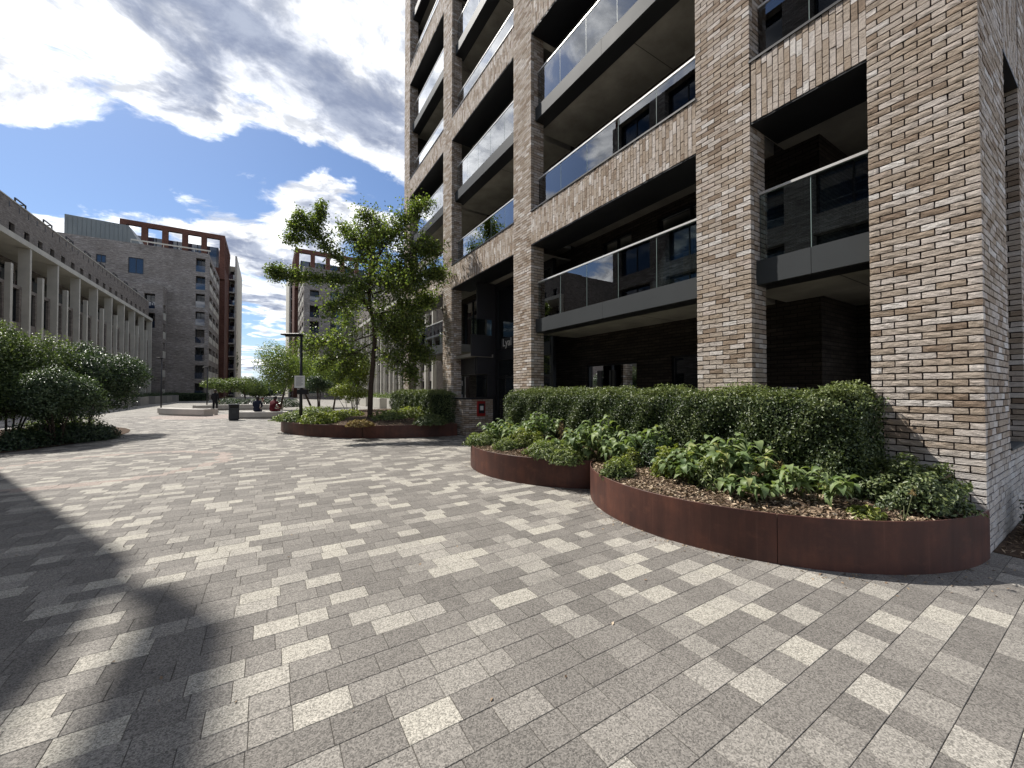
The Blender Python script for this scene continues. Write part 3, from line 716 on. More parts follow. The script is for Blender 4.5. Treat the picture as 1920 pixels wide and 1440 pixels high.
def seat(px_, X):
    u = (px_-960)/F_PX; return X/(u*math.cos(HEAD)+math.sin(HEAD))*(math.cos(HEAD)-u*math.sin(HEAD))
BP = [  # direction (photo column), distance X across the street, height of its top, spread, blades, blade length, tone, label
 (1120, 4.90, 1.27, .52, 170, (.15, .23), .50, 'tall drooping broad-leaved plant in front of the hedge in the middle planter'),
 (1205, 5.00, 1.20, .42, 140, (.14, .22), .48, 'drooping broad-leaved plant beside the tallest one, over the joint of the planters'),
 (942, 4.70, 1.06, .58, 150, (.13, .20), .45, 'leafy plant at the far end of the middle planter'),
 (1020, 5.00, 1.24, .50, 130, (.13, .20), .42, 'upright leafy plant against the hedge behind the shorter plants of the middle planter'),
 (1285, 4.60, .92, .36, 140, (.11, .17), .40, 'bushy leaning plant on the bark in the nearest planter, first from the joint'),
 (1365, 4.98, 1.16, .50, 170, (.15, .22), .64, 'pale drooping broad-leaved plant against the hedge in the nearest planter'),
 (1405, 4.62, .76, .36, 90, (.12, .18), .50, 'low spreading broad-leaved plant near the rim of the nearest planter'),
 (1525, 4.98, .92, .34, 110, (.12, .18), .58, 'round-leaved plant standing alone on the bark in the nearest planter'),
 (1068, 4.80, 1.10, .42, 110, (.13, .20), .55, 'leafy plant left of the tallest one in the middle planter'),
 (1165, 4.85, 1.02, .36, 90, (.13, .19), .50, 'drooping plant between the tallest one and the lime green tuft'),
 (978, 4.62, 1.00, .40, 90, (.12, .18), .60, 'yellowish leafy plant in the far half of the middle planter'),
 (1322, 4.85, 1.00, .36, 100, (.12, .18), .52, 'leafy plant between the bushy one and the pale drooping one'),
 (1440, 4.95, .86, .28, 60, (.11, .17), .50, 'small leafy plant right of the pale drooping one')]
for (bx, X, zt_, sp, n, Lr, tn, lab) in BP:
    c = C2 if bx > 1210 else C1; Y = seat(bx, X); z = max(soil_z(X, Y, c, PH), soil_z(X, Y, C2, PH))
    broad(lab, X, Y, z, (zt_-z)*1.05, sp, n, Lr, tn)
SMALL = [ # smaller fine-leaved clumps: column, X, top height, rx, count, material, label
 (912, 4.22, .74, .48, 3800, 'leaf_mid', 'fine grey-green clump hanging over the far rim of the middle planter'),
 (955, 4.20, .70, .32, 2000, 'leaf_mid', 'small round tuft by the rim of the middle planter'),
 (1040, 4.55, .74, .58, 4600, 'leaf_mid', 'low spreading ground cover in the centre of the middle planter'),
 (1062, 4.45, .66, .34, 1900, 'leaf_mid', 'flat ground cover tuft near the rim below the tall plant'),
 (988, 4.60, .86, .45, 3000, 'leaf_lime', 'yellow-green tuft in the middle planter between the leafy plants'),
 (1187, 4.72, .82, .18, 1000, 'leaf_lime', 'bright lime green tuft where the two near planters meet'),
 (1160, 4.22, .72, .24, 1700, 'leaf_mid', 'feathery tuft spilling over the left rim of the nearest planter'),
 (1225, 4.95, .95, .30, 1600, 'leaf_dark', 'dark feathery clump behind the lime green tuft'),
 (1255, 4.62, .92, .24, 1700, 'leaf_lime', 'yellow-green leafy clump at the left of the nearest planter'),
 (1335, 4.62, .86, .28, 1800, 'leaf_mid', 'narrow-leaved clump between the broad plants of the nearest planter'),
 (1620, 4.92, .56, .15, 420, 'leaf_lime', 'small pale rosette at the rim of the nearest planter')]
for (bx, X, zt_, rx, n, lm, lab) in SMALL:
    Y = seat(bx, X); c = C2 if bx > 1140 else C1; z = max(soil_z(X, Y, c, PH), PH-.05)-.03
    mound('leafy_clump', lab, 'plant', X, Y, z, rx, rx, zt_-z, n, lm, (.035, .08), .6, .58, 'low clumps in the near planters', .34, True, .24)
def dry(label, bx, by, h, n, kind='leaf_dry'):
    X = by; Y = seat(bx, X); t_ = thing('dry_stalks', label, 'plant', (X, Y, soil_z(X, Y, C2 if bx > 1140 else C1, PH)), 0, 'dry stalks in the near planters')
    P_, N_ = [], []; mb = MB()
    for k in range(14):
        a = rng.uniform(0, 6.28); l = rng.uniform(.03, .16); tip = Vector((math.cos(a)*l, math.sin(a)*l, h*rng.uniform(.5, 1)))
        mb.tube([(math.cos(a)*.03, math.sin(a)*.03, -.03), tip*.6, tip], [.004, .003, .002], 4)
        for j in range(n//14): P_.append(tuple(tip*rng.uniform(.3, 1)+Vector(rng.normal(0, .015, 3)))); N_.append(tuple(rdir(1)[0]))
    mb.build('stem', 'bark', t_); leaves('foliage', np.array(P_), np.array(N_), rng.uniform(.02, .05, len(P_)), rng.uniform(0, 1, len(P_)), kind, t_, aspect=.4)
dry('reddish dry stalks against the hedge in the nearest planter', 1455, 5.15, .30, 160)
dry('yellowing dry stalks among the leaves of the middle planter', 998, 4.85, .50, 150)
dry('dry brown stalks in front of the hedge left of the tall plant', 1052, 5.05, .50, 120)
def seedhead(bx, by, lab):
    X, Y = onz(bx, by, PH); t_ = thing('seed_head_stalk', lab, 'plant', (X, Y, PH-.04)); mb = MB()
    for k in range(7):
        a = rng.uniform(0, 6.28); L = rng.uniform(.12, .2); mb.tube([(0, 0, 0), (math.cos(a)*L*.5, math.sin(a)*L*.5, L*.8), (math.cos(a)*L, math.sin(a)*L, L*.55)], [.004, .003, .001], 4)
    mb.tube([(0, 0, 0), (.02, -.03, .16), (.05, -.05, .29)], [.004, .004, .003], 5); mb.build('blade', 'stem_green', t_)
    leaves('seed_head', np.array([.05, -.05, .29])+rng.normal(0, .013, (60, 3)), rdir(60), rng.uniform(.01, .02, 60), rng.uniform(.4, 1, 60), 'leaf_dry', t_)
seedhead(1695, 975, 'pale seed head on a stalk beside the corner evergreen')

# far planter: mounds of mixed greens, the street tree, lamp post with its notice
FP = [(560, 782, .9, .35, 2600, 'leaf_mid', 'dark leafy mound at the left tip of the far planter'), (605, 785, .8, .38, 2600, 'leaf_lime', 'bright green mound beside the lamp post'),
      (650, 780, .8, .40, 2400, 'leaf_lime', 'yellow-green mound left of the tree trunk'), (735, 783, .9, .42, 2600, 'leaf_mid', 'green mound right of the tree trunk'),
      (775, 782, .8, .55, 2800, 'leaf_lime', 'tall lime green mound below the short hedge'), (808, 788, .6, .35, 1800, 'leaf_hedge', 'dark shrub against the far pier'),
      (590, 775, 1.0, .45, 2600, 'leaf_mid', 'loose grassy mound behind the lamp post'), (675, 791, .45, .2, 900, 'leaf_dry', 'dry brownish tuft in front of the tree trunk')]
for (bx, by, rx, h, n, lm, lab) in FP:
    X, Y = onz(bx, by, .6); mound('planter_mound', lab, 'plant', X, Y, .46, rx, rx, h, n, lm, (.06, .12), .6, .55, 'planting in the far planter', .5, False)
def limb_tree(name, label, base, limbs, t0, leaf_n, lsz, lm, trunk_r, spread, dk=1.0, cat='tree'):
    """limbs: polylines in photo pixels with a depth offset, first of them the trunk; leaves gather round the outer parts"""
    t_ = thing(name, label, cat, base); B = Vector(base); mb = MB(); Lp = []
    for i, (pts, r0, r1, dz0, dz1, dens) in enumerate(limbs):
        n = len(pts); P_ = [at(x, y_, t0+dz0+(dz1-dz0)*k/(n-1))-B for k, (x, y_) in enumerate(pts)]
        if i == 0: P_[0].z = -.1
        Q = []
        for k in range(n-1):
            for s_ in np.linspace(0, 1, 5)[:-1]:
                Q.append(P_[k].lerp(P_[k+1], s_)+Vector(rng.normal(0, .02 if i else .006, 3)))
        Q.append(P_[-1]); rad = np.linspace(r0, r1, len(Q)); mb.tube(Q, rad, 8 if i == 0 else 6)
        if dens:
            for k in range(int(dens*dk)):
                s_ = rng.uniform(.22, 1); j = min(int(s_*(len(Q)-1)), len(Q)-2); q = Q[j].lerp(Q[j+1], rng.random())
                e = q+Vector(np.clip(rng.normal(0, 1, 3), -1.35, 1.35))*spread*(1.15-.75*s_)*(.40 if (r0 < .016 or (pts[-1][0] < 615 and pts[-1][1] < 520)) else 1); e.z += rng.normal(.08, .12)
                mb.tube([q, q.lerp(e, .5)+Vector((0, 0, .04)), e], [.010, .007, .003], 4, cap=False); Lp.append((q, e))
    mb.build('trunk', 'bark', t_, smooth=True)
    per = leaf_n//max(1, len(Lp)); C_, D_ = [], []
    for q, e in Lp:
        s_ = rng.uniform(.25, 1.08, per); p = np.array(q)+(np.array(e)-np.array(q))*s_[:, None]+np.clip(rng.normal(0, .11, (per, 3)), -.2, .2); C_.append(p); D_.append(np.tile(np.array(e-q), (per, 1)))
    C_ = np.concatenate(C_); N_ = rdir(len(C_), .75)
    dt = np.concatenate(D_)*.8+rng.normal(size=C_.shape)*.5; dt[:, 2] -= .35
    leaves('crown', C_, N_, rng.uniform(*lsz, len(C_)), np.clip(.55+rng.normal(0, .24, len(C_)), 0, 1), lm, t_, aspect=.66, fold=.12, dtip=dt)
    return t_
TT = 15.6
TB = at(693, 780, TT); TB.z = .5
LIMBS = [([(693, 800), (696, 720), (703, 640), (701, 610), (692, 566), (694, 522), (708, 490), (716, 455)], .105, .03, 0, 0, 14),
 ([(696, 590), (669, 535), (624, 525), (575, 520), (530, 516), (505, 511)], .045, .008, 0, -1.0, 62),
 ([(694, 555), (652, 505), (618, 472), (594, 440), (575, 418), (556, 404)], .04, .008, 0, .5, 46),
 ([(600, 448), (597, 410), (601, 382)], .014, .004, .3, .6, 20), ([(596, 450), (565, 448), (540, 450)], .012, .004, .3, .2, 16), ([(590, 440), (560, 425), (546, 424)], .012, .004, .3, .4, 12),
 ([(700, 500), (685, 470), (662, 445), (645, 430)], .03, .008, 0, 1.2, 44), ([(706, 492), (722, 460), (745, 428), (772, 402), (806, 380)], .032, .006, 0, -.6, 60),
 ([(714, 460), (704, 432), (690, 414), (674, 402)], .02, .005, 0, .2, 26), ([(700, 520), (750, 500), (786, 474), (820, 464)], .03, .006, 0, -.9, 50),
 ([(700, 550), (752, 535), (796, 518), (832, 512)], .032, .006, 0, -.4, 60), ([(702, 590), (748, 580), (786, 570), (808, 560)], .03, .006, 0, .9, 56),
 ([(703, 625), (662, 640), (612, 640), (580, 646), (560, 652)], .03, .006, 0, 1.6, 40), ([(703, 640), (660, 665), (625, 672), (600, 690)], .022, .005, 0, .8, 30),
 ([(702, 612), (745, 632), (776, 655), (800, 672)], .028, .006, 0, -.6, 56), ([(700, 560), (690, 530), (650, 560), (610, 580)], .03, .006, 0, -1.5, 36),
 ([(697, 540), (720, 520), (740, 510), (760, 545)], .03, .006, 0, -1.7, 46), ([(697, 530), (700, 480), (690, 455), (720, 430)], .03, .006, 0, 1.6, 50),
 ([(703, 650), (735, 672), (762, 690), (775, 704)], .02, .005, 0, -.8, 30), ([(702, 655), (676, 672), (655, 690), (648, 704)], .018, .005, 0, .6, 20), ([(702, 600), (735, 615), (765, 600), (790, 610)], .02, .005, 0, -1.4, 40),
 ([(700, 600), (720, 600), (750, 615), (780, 625)], .03, .006, 0, 1.8, 44), ([(702, 580), (680, 560), (655, 590), (640, 610)], .03, .006, 0, 1.5, 26)]
limb_tree('street_tree', 'slender leafy street tree rising from the far rusted planter', tuple(TB), LIMBS, TT, 46000, (.07, .125), 'leaf_tree', .1, .62, 2.7)

def bush_tree(name, label, x, y_, t, rx, rz, n, lm, lsz, z_foot=0.0, stems=5, tone=.45, cat='tree', flat=.8, ry=None, stem_r=.03, group=None, lobes=9):
    """crown of leaf clumps round (x, y_) of the photo at t metres, on several stems"""
    c = at(x, y_, t); t_ = thing(name, label, cat, (c.x, c.y, z_foot), 0, group); C0 = np.array((0, 0, c.z-z_foot)); ry = ry or rx
    K = [(np.zeros(3), .62)]
    for k in range(lobes):
        d = rdir(1)[0]; d[2] = d[2]*.75+.12; K.append((d*np.array([rx, ry, rz])*rng.uniform(.45, .72), rng.uniform(.34, .52)))
    P_, N_, T_ = [], [], []
    for (o_, s_) in K:
        m = int(n*s_**2/sum(q[1]**2 for q in K)); d = rdir(m); r = rng.uniform(.35, 1.0, m)**.5*(1+.16*np.sin(d[:, 0]*7+s_*9)*np.sin(d[:, 2]*6+d[:, 1]*5)+rng.exponential(.05, m))
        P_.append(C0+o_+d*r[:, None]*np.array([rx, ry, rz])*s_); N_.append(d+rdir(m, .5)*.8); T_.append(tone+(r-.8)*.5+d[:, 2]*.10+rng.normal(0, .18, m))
    leaves('crown', np.concatenate(P_), np.concatenate(N_), rng.uniform(*lsz, sum(len(p) for p in P_)), np.concatenate(T_), lm, t_)
    mb = MB()
    for k in range(stems):
        a = rng.uniform(0, 6.28); s_ = rng.uniform(.2, .75); e = Vector((math.cos(a)*rx*s_, math.sin(a)*ry*s_, C0[2]-rz*.25))
        mb.tube([(math.cos(a)*.12*(stems > 1), math.sin(a)*.12*(stems > 1), -.05), Vector((e.x*.45, e.y*.45, e.z*.5)), e], [stem_r, stem_r*.75, stem_r*.3], 6)
    mb.build('trunk', 'bark', t_, smooth=True); return t_
# shrubby trees on the left
bed = MB(); n = 40; cx_, cy_ = -8.2, 20.5
V = [(cx_, cy_, .06)]+[(cx_+math.cos(2*math.pi*k/n)*3.55, cy_+math.sin(2*math.pi*k/n)*5.6, .012) for k in range(n)]
bed.add(V, [(0, 1+k, 1+(k+1) % n) for k in range(n)]); o = bed.build('planting_bed', 'soil'); o['kind'] = 'structure'
G_ = 'multi-stemmed trees in the left bed'
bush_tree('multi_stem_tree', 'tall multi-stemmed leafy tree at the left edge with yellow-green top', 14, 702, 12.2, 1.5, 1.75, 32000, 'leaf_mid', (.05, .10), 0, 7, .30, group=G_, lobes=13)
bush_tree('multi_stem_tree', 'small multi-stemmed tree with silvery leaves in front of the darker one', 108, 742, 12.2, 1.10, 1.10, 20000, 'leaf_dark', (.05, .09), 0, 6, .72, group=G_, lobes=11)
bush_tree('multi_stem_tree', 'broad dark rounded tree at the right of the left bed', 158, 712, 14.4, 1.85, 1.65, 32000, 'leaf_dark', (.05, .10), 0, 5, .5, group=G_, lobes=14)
bush_tree('multi_stem_tree', 'dark leaning tree cut by the left edge of the view', -35, 735, 12.0, 1.2, 1.2, 12000, 'leaf_dark', (.05, .10), 0, 4, .45, group=G_)
LS = [(60, 815, 12.2, .8, .42), (110, 812, 12.5, .8, .42), (150, 812, 13.0, .8, .40), (185, 812, 13.4, .55, .38), (25, 822, 11.2, .7, .36), (90, 800, 14, .9, .5), (140, 800, 14.5, .9, .5)]
LSL = ['low dark shrub under the small silvery tree', 'low dark shrub in the middle of the left bed', 'low dark shrub nearing the right tip of the left bed', 'small round shrub at the right tip of the left bed', 'low dark shrub by the leftmost stem', 'lighter low shrub behind the stems', 'lighter low shrub behind the round tip shrub']
for k, ((x, y_, t, rx, h), lab) in enumerate(zip(LS, LSL)):
    c = at(x, y_, t); mound('low_shrub', lab, 'shrub', c.x, c.y, .02, rx, rx, h*1.5, 2200, 'leaf_dark' if k < 5 else 'leaf_mid', (.05, .09), .4, .45, 'low shrubs in the left bed', .55, False)
# trees down the street
bush_tree('small_tree', 'dome-shaped small dark tree behind the far planter', 598, 722, 24, .80, .62, 3500, 'leaf_dark', (.07, .12), 0, 3, .5, stem_r=.05)
bush_tree('small_tree', 'airy lime green small tree left of the street tree trunk', 668, 700, 21, .85, 1.25, 3800, 'leaf_lime', (.07, .13), .2, 5, .5, stem_r=.02, lobes=14)
bush_tree('small_tree', 'lime green layered shrub low beside the street tree trunk', 655, 738, 20.5, .95, .55, 2200, 'leaf_lime', (.07, .12), .2, 4, .55, stem_r=.02)
bush_tree('street_tree', 'leafy tree in the square left of the lamp post', 525, 694, 34, 2.5, 2.5, 9000, 'leaf_tree', (.10, .18), 0, 1, .5, stem_r=.10, lobes=14)
bush_tree('street_tree', 'leafy tree hidden behind the lamp post and dome-shaped tree', 585, 695, 38, 2.6, 2.3, 7000, 'leaf_tree', (.10, .2), 0, 1, .5, stem_r=.10)
bush_tree('street_tree', 'spreading far tree at the end of the left brick block', 418, 722, 50, 2.4, 1.2, 3600, 'leaf_mid', (.14, .24), 0, 1, .42, stem_r=.12)
bush_tree('street_tree', 'spreading far tree in the gap between the two far blocks', 462, 722, 52, 2.6, 1.4, 3600, 'leaf_mid', (.14, .24), 0, 1, .42, stem_r=.12)
bush_tree('street_tree', 'distant tree just left of the leafy square tree', 489, 733, 70, 2.6, 1.6, 1800, 'leaf_dark', (.2, .34), 0, 1, .5, stem_r=.12)
bush_tree('street_tree', 'tall narrow distant tree against the pale far tower', 437, 690, 95, 1.4, 5.5, 1500, 'leaf_dark', (.3, .5), 0, 1, .5, stem_r=.15)
bush_tree('street_tree', 'rounded leafy tree between the dome-shaped tree and the lime green one', 625, 705, 33, 2.0, 1.9, 5000, 'leaf_tree', (.10, .18), 0, 1, .5, stem_r=.08)
bush_tree('street_tree', 'low leafy tree in the gap at the end of the street', 478, 728, 60, 2.6, 2.0, 3000, 'leaf_tree', (.16, .28), 0, 1, .45, stem_r=.10)
for k, (x, t) in enumerate(((447, 120), (468, 135), (496, 125), (515, 118))):
    bush_tree('distant_tree', ['distant tree at the foot of the pale left tower', 'distant tree closing the view left of the gap centre', 'distant tree closing the view right of the gap centre', 'distant tree at the foot of the pale right tower'][k], x, 728, t, 4.2, 3.4, 2200, 'leaf_dark', (.3, .5), 0, 1, .5, stem_r=.2, group='distant trees closing the street')
for k, (x, y_, t, r_) in enumerate([(430, 748, 46, 1.5), (470, 750, 44, 1.6), (505, 751, 42, 1.5), (540, 752, 40, 1.3)]):
    c = at(x, y_, t); mound('border_shrub', ['border shrub below the far left tree', 'border shrub in front of the bicycles', 'border shrub beside the seated people', 'border shrub right of the seated people'][k], 'shrub', c.x, c.y, 0, r_, r_, .8, 1300, 'leaf_dark', (.10, .18), .4, .5, 'border shrubs across the square', .55, False)

# ------------------------------------------------------------------ terraces left and right of the street
def terrace(name, label, xf, s, y0, ny, mwall, mcol, yend=None, far_only=None):
    """row building: facade on X = xf looking towards s*X; tall piers every 4.45 m, fins between them, beam, set-back top storey"""
    t_ = thing(name, label, 'building', (xf, y0, 0)); org = Vector((xf, y0, 0)); PITCHY = 4.47
    L = PITCHY*(ny-1)
    def bx(nm, d0, d1, ya, yb, za, zb, m, par=t_):            # d: distance behind the pier faces
        xa, xb = -s*d0, -s*d1; return boxobj(nm, (min(xa, xb), ya, za), (max(xa, xb), yb, zb), m, par)
    for k in range(ny): bx('column', .0, .60, k*PITCHY-.13, k*PITCHY+.13, 0, 12.15, mcol)
    bx('beam', -.06, 1.0, -.2, L+.2, 12.152, 12.55, mcol)
    op = []
    for k in range(ny-1):
        yc = (k+.5)*PITCHY
        for (za, zb) in ((.35, 2.6), (3.5, 5.9), (6.6, 9.0)):
            op += [(yc-1.75, yc-.34, za, zb), (yc+.48, yc+1.80, za, zb)]
    fw, pt = facade('wall', t_, 'x', -s*.38, 0, L, 0, 9.25, op, mwall, s, .22)
    for o_ in op: window(fw, pt, *o_[:4], .2, 'glass_dark', 'black_metal', 0, .06)
    bx('terrace_floor', .39, 2.6, 0, L, 9.05, 9.248, mcol); bx('terrace_ceiling', 1.0, 2.6, 0, L, 12.16, 12.4, mcol)
    op2 = []
    for k in range(ny-1): yc = (k+.5)*PITCHY; op2 += [(yc-1.6, yc+1.6, 9.3, 11.6)]
    fw2, pt2 = facade('upper_wall', t_, 'x', -s*2.6, 0, L, 9.25, 12.1, op2, mwall, s, .15)
    for o_ in op2: window(fw2, pt2, *o_[:4], .13, 'glass_dark', 'black_metal', 1, .06)
    for k in range(ny-1):
        yc = (k+.5)*PITCHY; bx('fin', .10, .375, yc-.16, yc+.16, 0, 10.5, mcol); bx('balustrade', .70, .72, yc-1.95, yc+1.95, 9.27, 10.2, 'glass_dark')
    op3 = []
    for k in range(int(L/2.05)): op3.append((1.0+k*2.05, 1.75+k*2.05, 12.75, 13.5))
    fw3, pt3 = facade('top_wall', t_, 'x', -s*.45, -.3, L+.3, 12.55, 15.1, op3, mwall, s, .25)
    for o_ in op3: window(fw3, pt3, *o_[:4], .24, 'glass_dark', 'black_metal', 0, .05)
    bx('coping', .40, .85, -.33, L+.33, 15.1, 15.17, mcol)
    for k in range(int(L/1.3)): bx('drip_slot', .43, .449, .6+k*1.3, .68+k*1.3, 14.55, 14.95, 'black_metal')
    bx('body', .9 if False else 2.9, 12, -.2, L+.2, 0, 15.0, mwall)
    bx('end_wall', .47, 3.0, L+.05, L+.32, 0, 15.05, mwall); bx('end_wall', .47, 3.0, -.32, -.05, 0, 15.05, mwall)
    for k in range(0, int(L/4.4)):
        ya = 1.2+k*4.4; mb = MB()
        for (yy) in (ya, ya+1.5):
            mb.box((min(-s*1.2, -s*1.28), yy, 15.0), (max(-s*1.2, -s*1.28), yy+.08, 16.1))
        mb.box((min(-s*1.2, -s*1.28), ya, 16.1), (max(-s*1.2, -s*1.28), ya+1.58, 16.18)); mb.box((min(-s*2.6, -s*1.28), ya+1.5, 16.1), (max(-s*2.6, -s*1.28), ya+1.58, 16.18))
        mb.build('roof_frame', 'black_metal', t_)
    return t_
terrace('terrace_building', 'long terrace of tall concrete piers and fins on the shaded left side', -15.0, 1, 34.53, 11, 'brick_taupe', 'precast')
terrace('terrace_building', 'sunlit terrace of tall pale piers behind the street tree on the right', 13.0, -1, 26.0, 13, 'brick_taupe', 'precast')

# ------------------------------------------------------------------ blocks closing the street
def block(name, label, cat, x0, x1, y0, y1, z1, m, s, front, side, extras=None):
    """block with its front on Y = y0 and its street side on the x0 or x1 face (s = direction the street side looks)"""
    t_ = thing(name, label, cat, (x0, y0, 0)); ox, oy = x0, y0
    fw, pt = facade('front_wall', t_, 'y', 0, 0, x1-x0, 0, z1, [f[:4] for f in front], m, -1, 1.0)
    for f in front:
        if f[4] == 'w': window(fw, pt, *f[:4], .15, 'glass_blue', 'black_metal', 1, .09)
        else:
            window(fw, pt, *f[:4], .9, 'glass_dark', 'black_metal', 1, .08, 'balcony_door')
            a, b, c, d = f[:4]; boxobj('balustrade', (a, .08, c), (b, .11, c+1.05), 'glass_blue', fw); boxobj('balcony_sill', (a, -.03, c-.12), (b, .1, c-.001), 'precast_dark', fw)
    xs = x1-x0 if s > 0 else 0.0
    sw, pt = facade('street_wall', t_, 'x', xs, 0, y1-y0, 0, z1, [f[:4] for f in side], m, s, 1.2)
    for f in side:
        a, b, c, d = f[:4]; window(sw, pt, a, b, c, d, 1.1, 'glass_dark', 'black_metal', 1, .08, 'balcony_door')
        p, q = pt(a, c, -.05), pt(b, c+1.05, .02); boxobj('balustrade', tuple(min(i, j) for i, j in zip(p, q)), tuple(max(i, j) for i, j in zip(p, q)), 'precast', sw)
    ins = MB(); ins.box((1.4, 1.25, 0), (x1-x0-1.4, y1-y0, z1-.4)); ins.build('body', m, t_)
    ins = MB(); ins.box((.02, .02, z1-.38), (x1-x0-.02, y1-y0, z1-.3)); ins.build('roof', 'precast_dark', t_)
    return t_
H = 3.02
# left block: column of balconies near the corner, a few windows
WB = 40-8.7
fr = [(WB-1.75, WB-.5, .6+H*k, 2.9+H*k, 'b') for k in range(8)]+[(21.2, 23.0, 20.2, 22.7, 'w'), (17.6, 18.7, 21.3, 22.5, 'w')]
sd = [(1.2+5.2*j, 5.3+5.2*j, .9+H*k, 3.0+H*k) for k in range(8) for j in range(3)]
blkB = block('brick_block', 'large brick block closing the left side of the street with a column of balconies', 'building', -40, -8.7, 84, 101, 25.0, 'brick_far', 1, fr, sd)
fr = [(23.7, 25.0, 14.4, 16.7, 'b'), (23.7, 25.0, 11.4, 13.7, 'b')]
sd = [(.6, 2.2, .8+H*k, 3.2+H*k) for k in range(5)]
block('brick_block', 'lower brick block between the left terrace and the large brick block', 'building', -40, -14.1, 81, 83.9, 18.2, 'brick_far', 1, fr, sd)
zb = thing('roof_plant_room', 'grey zinc clad rooftop box on the large left brick block', 'rooftop', (-27, 88, 24.7))
mb = MB(); mb.add([(0, 0, 0), (9.4, 0, 0), (9.4, 8, 0), (0, 8, 0), (0, 0, 4.4), (7.3, 0, 4.2), (7.3, 8, 4.2), (0, 8, 4.4)], [(0, 1, 5, 4), (1, 2, 6, 5), (2, 3, 7, 6), (3, 0, 4, 7), (4, 5, 6, 7)]); mb.build('cladding', 'zinc', zb)
for k in range(14): boxobj('standing_seam', (.3+k*.52, -.05, .1), (.36+k*.52, -.002, 4.15), 'zinc', zb)
rl = thing('roof_railing', 'pale metal guard rail on the roof of the large left brick block', 'railing', (-19, 86, 24.7))
for k in range(6): boxobj('post', (k*2.0, 0, 0), (.07+k*2.0, .07, 1.3), 'precast', rl)
boxobj('rail', (0, -.02, 1.3), (10.3, .09, 1.5), 'precast', rl)
def redframe(label, x0, x1, z1, s):
    t_ = thing('red_frame_building', label, 'building', (x0, 101.5, 0)); Wd = x1-x0
    boxobj('body', (.0, .8, 0), (Wd, 14, 27.5), 'brick_red', t_)
    n = 6
    for k in range(n): x = k*(Wd-.9)/(n-1); boxobj('post', (x, 0, 25), (x+.9, .79, z1-.9), 'brick_red', t_)
    boxobj('top_beam', (0, 0, z1-.897), (Wd, .79, z1), 'brick_red', t_)
    xe = Wd-.8 if s > 0 else 0
    for k in range(4): boxobj('side_post', (xe, .80+3.3*k+2.2, 27.5), (xe+.8, .80+3.3*k+3.0, z1-.9), 'brick_red', t_)
    boxobj('side_beam', (xe, .80, z1-.896), (xe+.8, 14, z1-.001), 'brick_red', t_)
    boxobj('penthouse', (1.3, 2.6, 27.5), (Wd-1.3, 12, z1-2.0), 'glass_blue', t_)
    for k in range(5): boxobj('penthouse_mullion', (1.4+k*(Wd-3)/4, 2.52, 27.5), (1.55+k*(Wd-3)/4, 2.6, z1-2.0), 'black_metal', t_)
    return t_
redframe('red brick open frame rising behind the large left brick block', -24, -7.9, 34.2, 1)
def paletower(label, x0, x1, z1, s):
    t_ = thing('pale_tower', label, 'building', (x0, 113, 0)); Wd = x1-x0
    boxobj('body', (.02, 2.2, 0), (Wd-.02, 22, z1-2), 'precast', t_)
    xe = Wd-.35 if s > 0 else 0
    boxobj('end_fin', (xe, 0, 0), (xe+.35, 22.2, z1), 'precast', t_)
    xo = 0 if s > 0 else Wd-.35
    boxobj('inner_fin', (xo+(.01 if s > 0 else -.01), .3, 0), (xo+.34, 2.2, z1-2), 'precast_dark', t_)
    for k in range(10):
        b = boxobj('balcony_slab', (.352, .1, .5+H*k), (Wd-.352, 2.19, .75+H*k), 'precast', t_); boxobj('balustrade', (.36, .12, .752+H*k), (Wd-.36, .16, 1.8+H*k), 'glass_blue', b)
        boxobj('balcony_door', (.5, 2.12, .80+H*k), (Wd-.5, 2.195, 3.0+H*k), 'glass_dark', b)
paletower('slim pale tower with stacked balconies beyond the red frame', -8.3, -6.45, 33.5, 1)
# right block, mirrored
fr = [(1.0, 2.6, .6+H*k, 2.9+H*k, 'b') for k in range(8)]+[(4.6, 6.8, .8+H*k, 2.9+H*k, 'w') for k in range(8)]+[(10.0, 12.0, .8+H*k, 2.9+H*k, 'w') for k in range(8)]
sd = [(1.2+5.2*j, 5.3+5.2*j, .9+H*k, 3.0+H*k) for k in range(8) for j in range(3)]
block('brick_block', 'brick block with blue windows behind the street tree', 'building', 5.7, 36, 84, 101, 25.3, 'brick_far', -1, fr, sd)
redframe('red brick open frame above the block behind the street tree', 5.0, 22, 34.2, -1)
paletower('slim pale tower half hidden beyond the block with blue windows', 4.4, 6.4, 33.5, -1)
# tower opposite, out of the picture on the left: throws the long shadow over the paving, shows in the balcony glass
ot = thing('opposite_tower', 'brick block across the street with an open roof rail', 'building', (-8.7, -8, 0))
op = [(1.2+4.0*j, 4.0+4.0*j, .8+H*k, 2.9+H*k) for k in range(7) for j in range(7)]
fw, pt = facade('street_wall', ot, 'x', 0, 0, 28.5, 0, 21.0, op, 'brick_far', 1, .5)
for k, o_ in enumerate(op): window(fw, pt, *o_[:4], .45, 'glass_blue', 'black_metal', 1, .08)
boxobj('body', (-14, .02, 0), (-.6, 28.48, 20.9), 'brick_far', ot); boxobj('end_wall', (-.6, 28.3, 0), (-.002, 28.5, 20.99), 'brick_far', ot); boxobj('end_wall', (-.6, 0, 0), (-.002, .2, 20.99), 'brick_far', ot)
boxobj('roof_beam', (-.1, 0, 22.02), (0, 28.5, 23.5), 'brick_red', ot)
for k in range(5): boxobj('roof_post', (-.09, 6.98*k, 21.0), (-.01, 6.98*k+.3, 22.02), 'brick_red', ot)

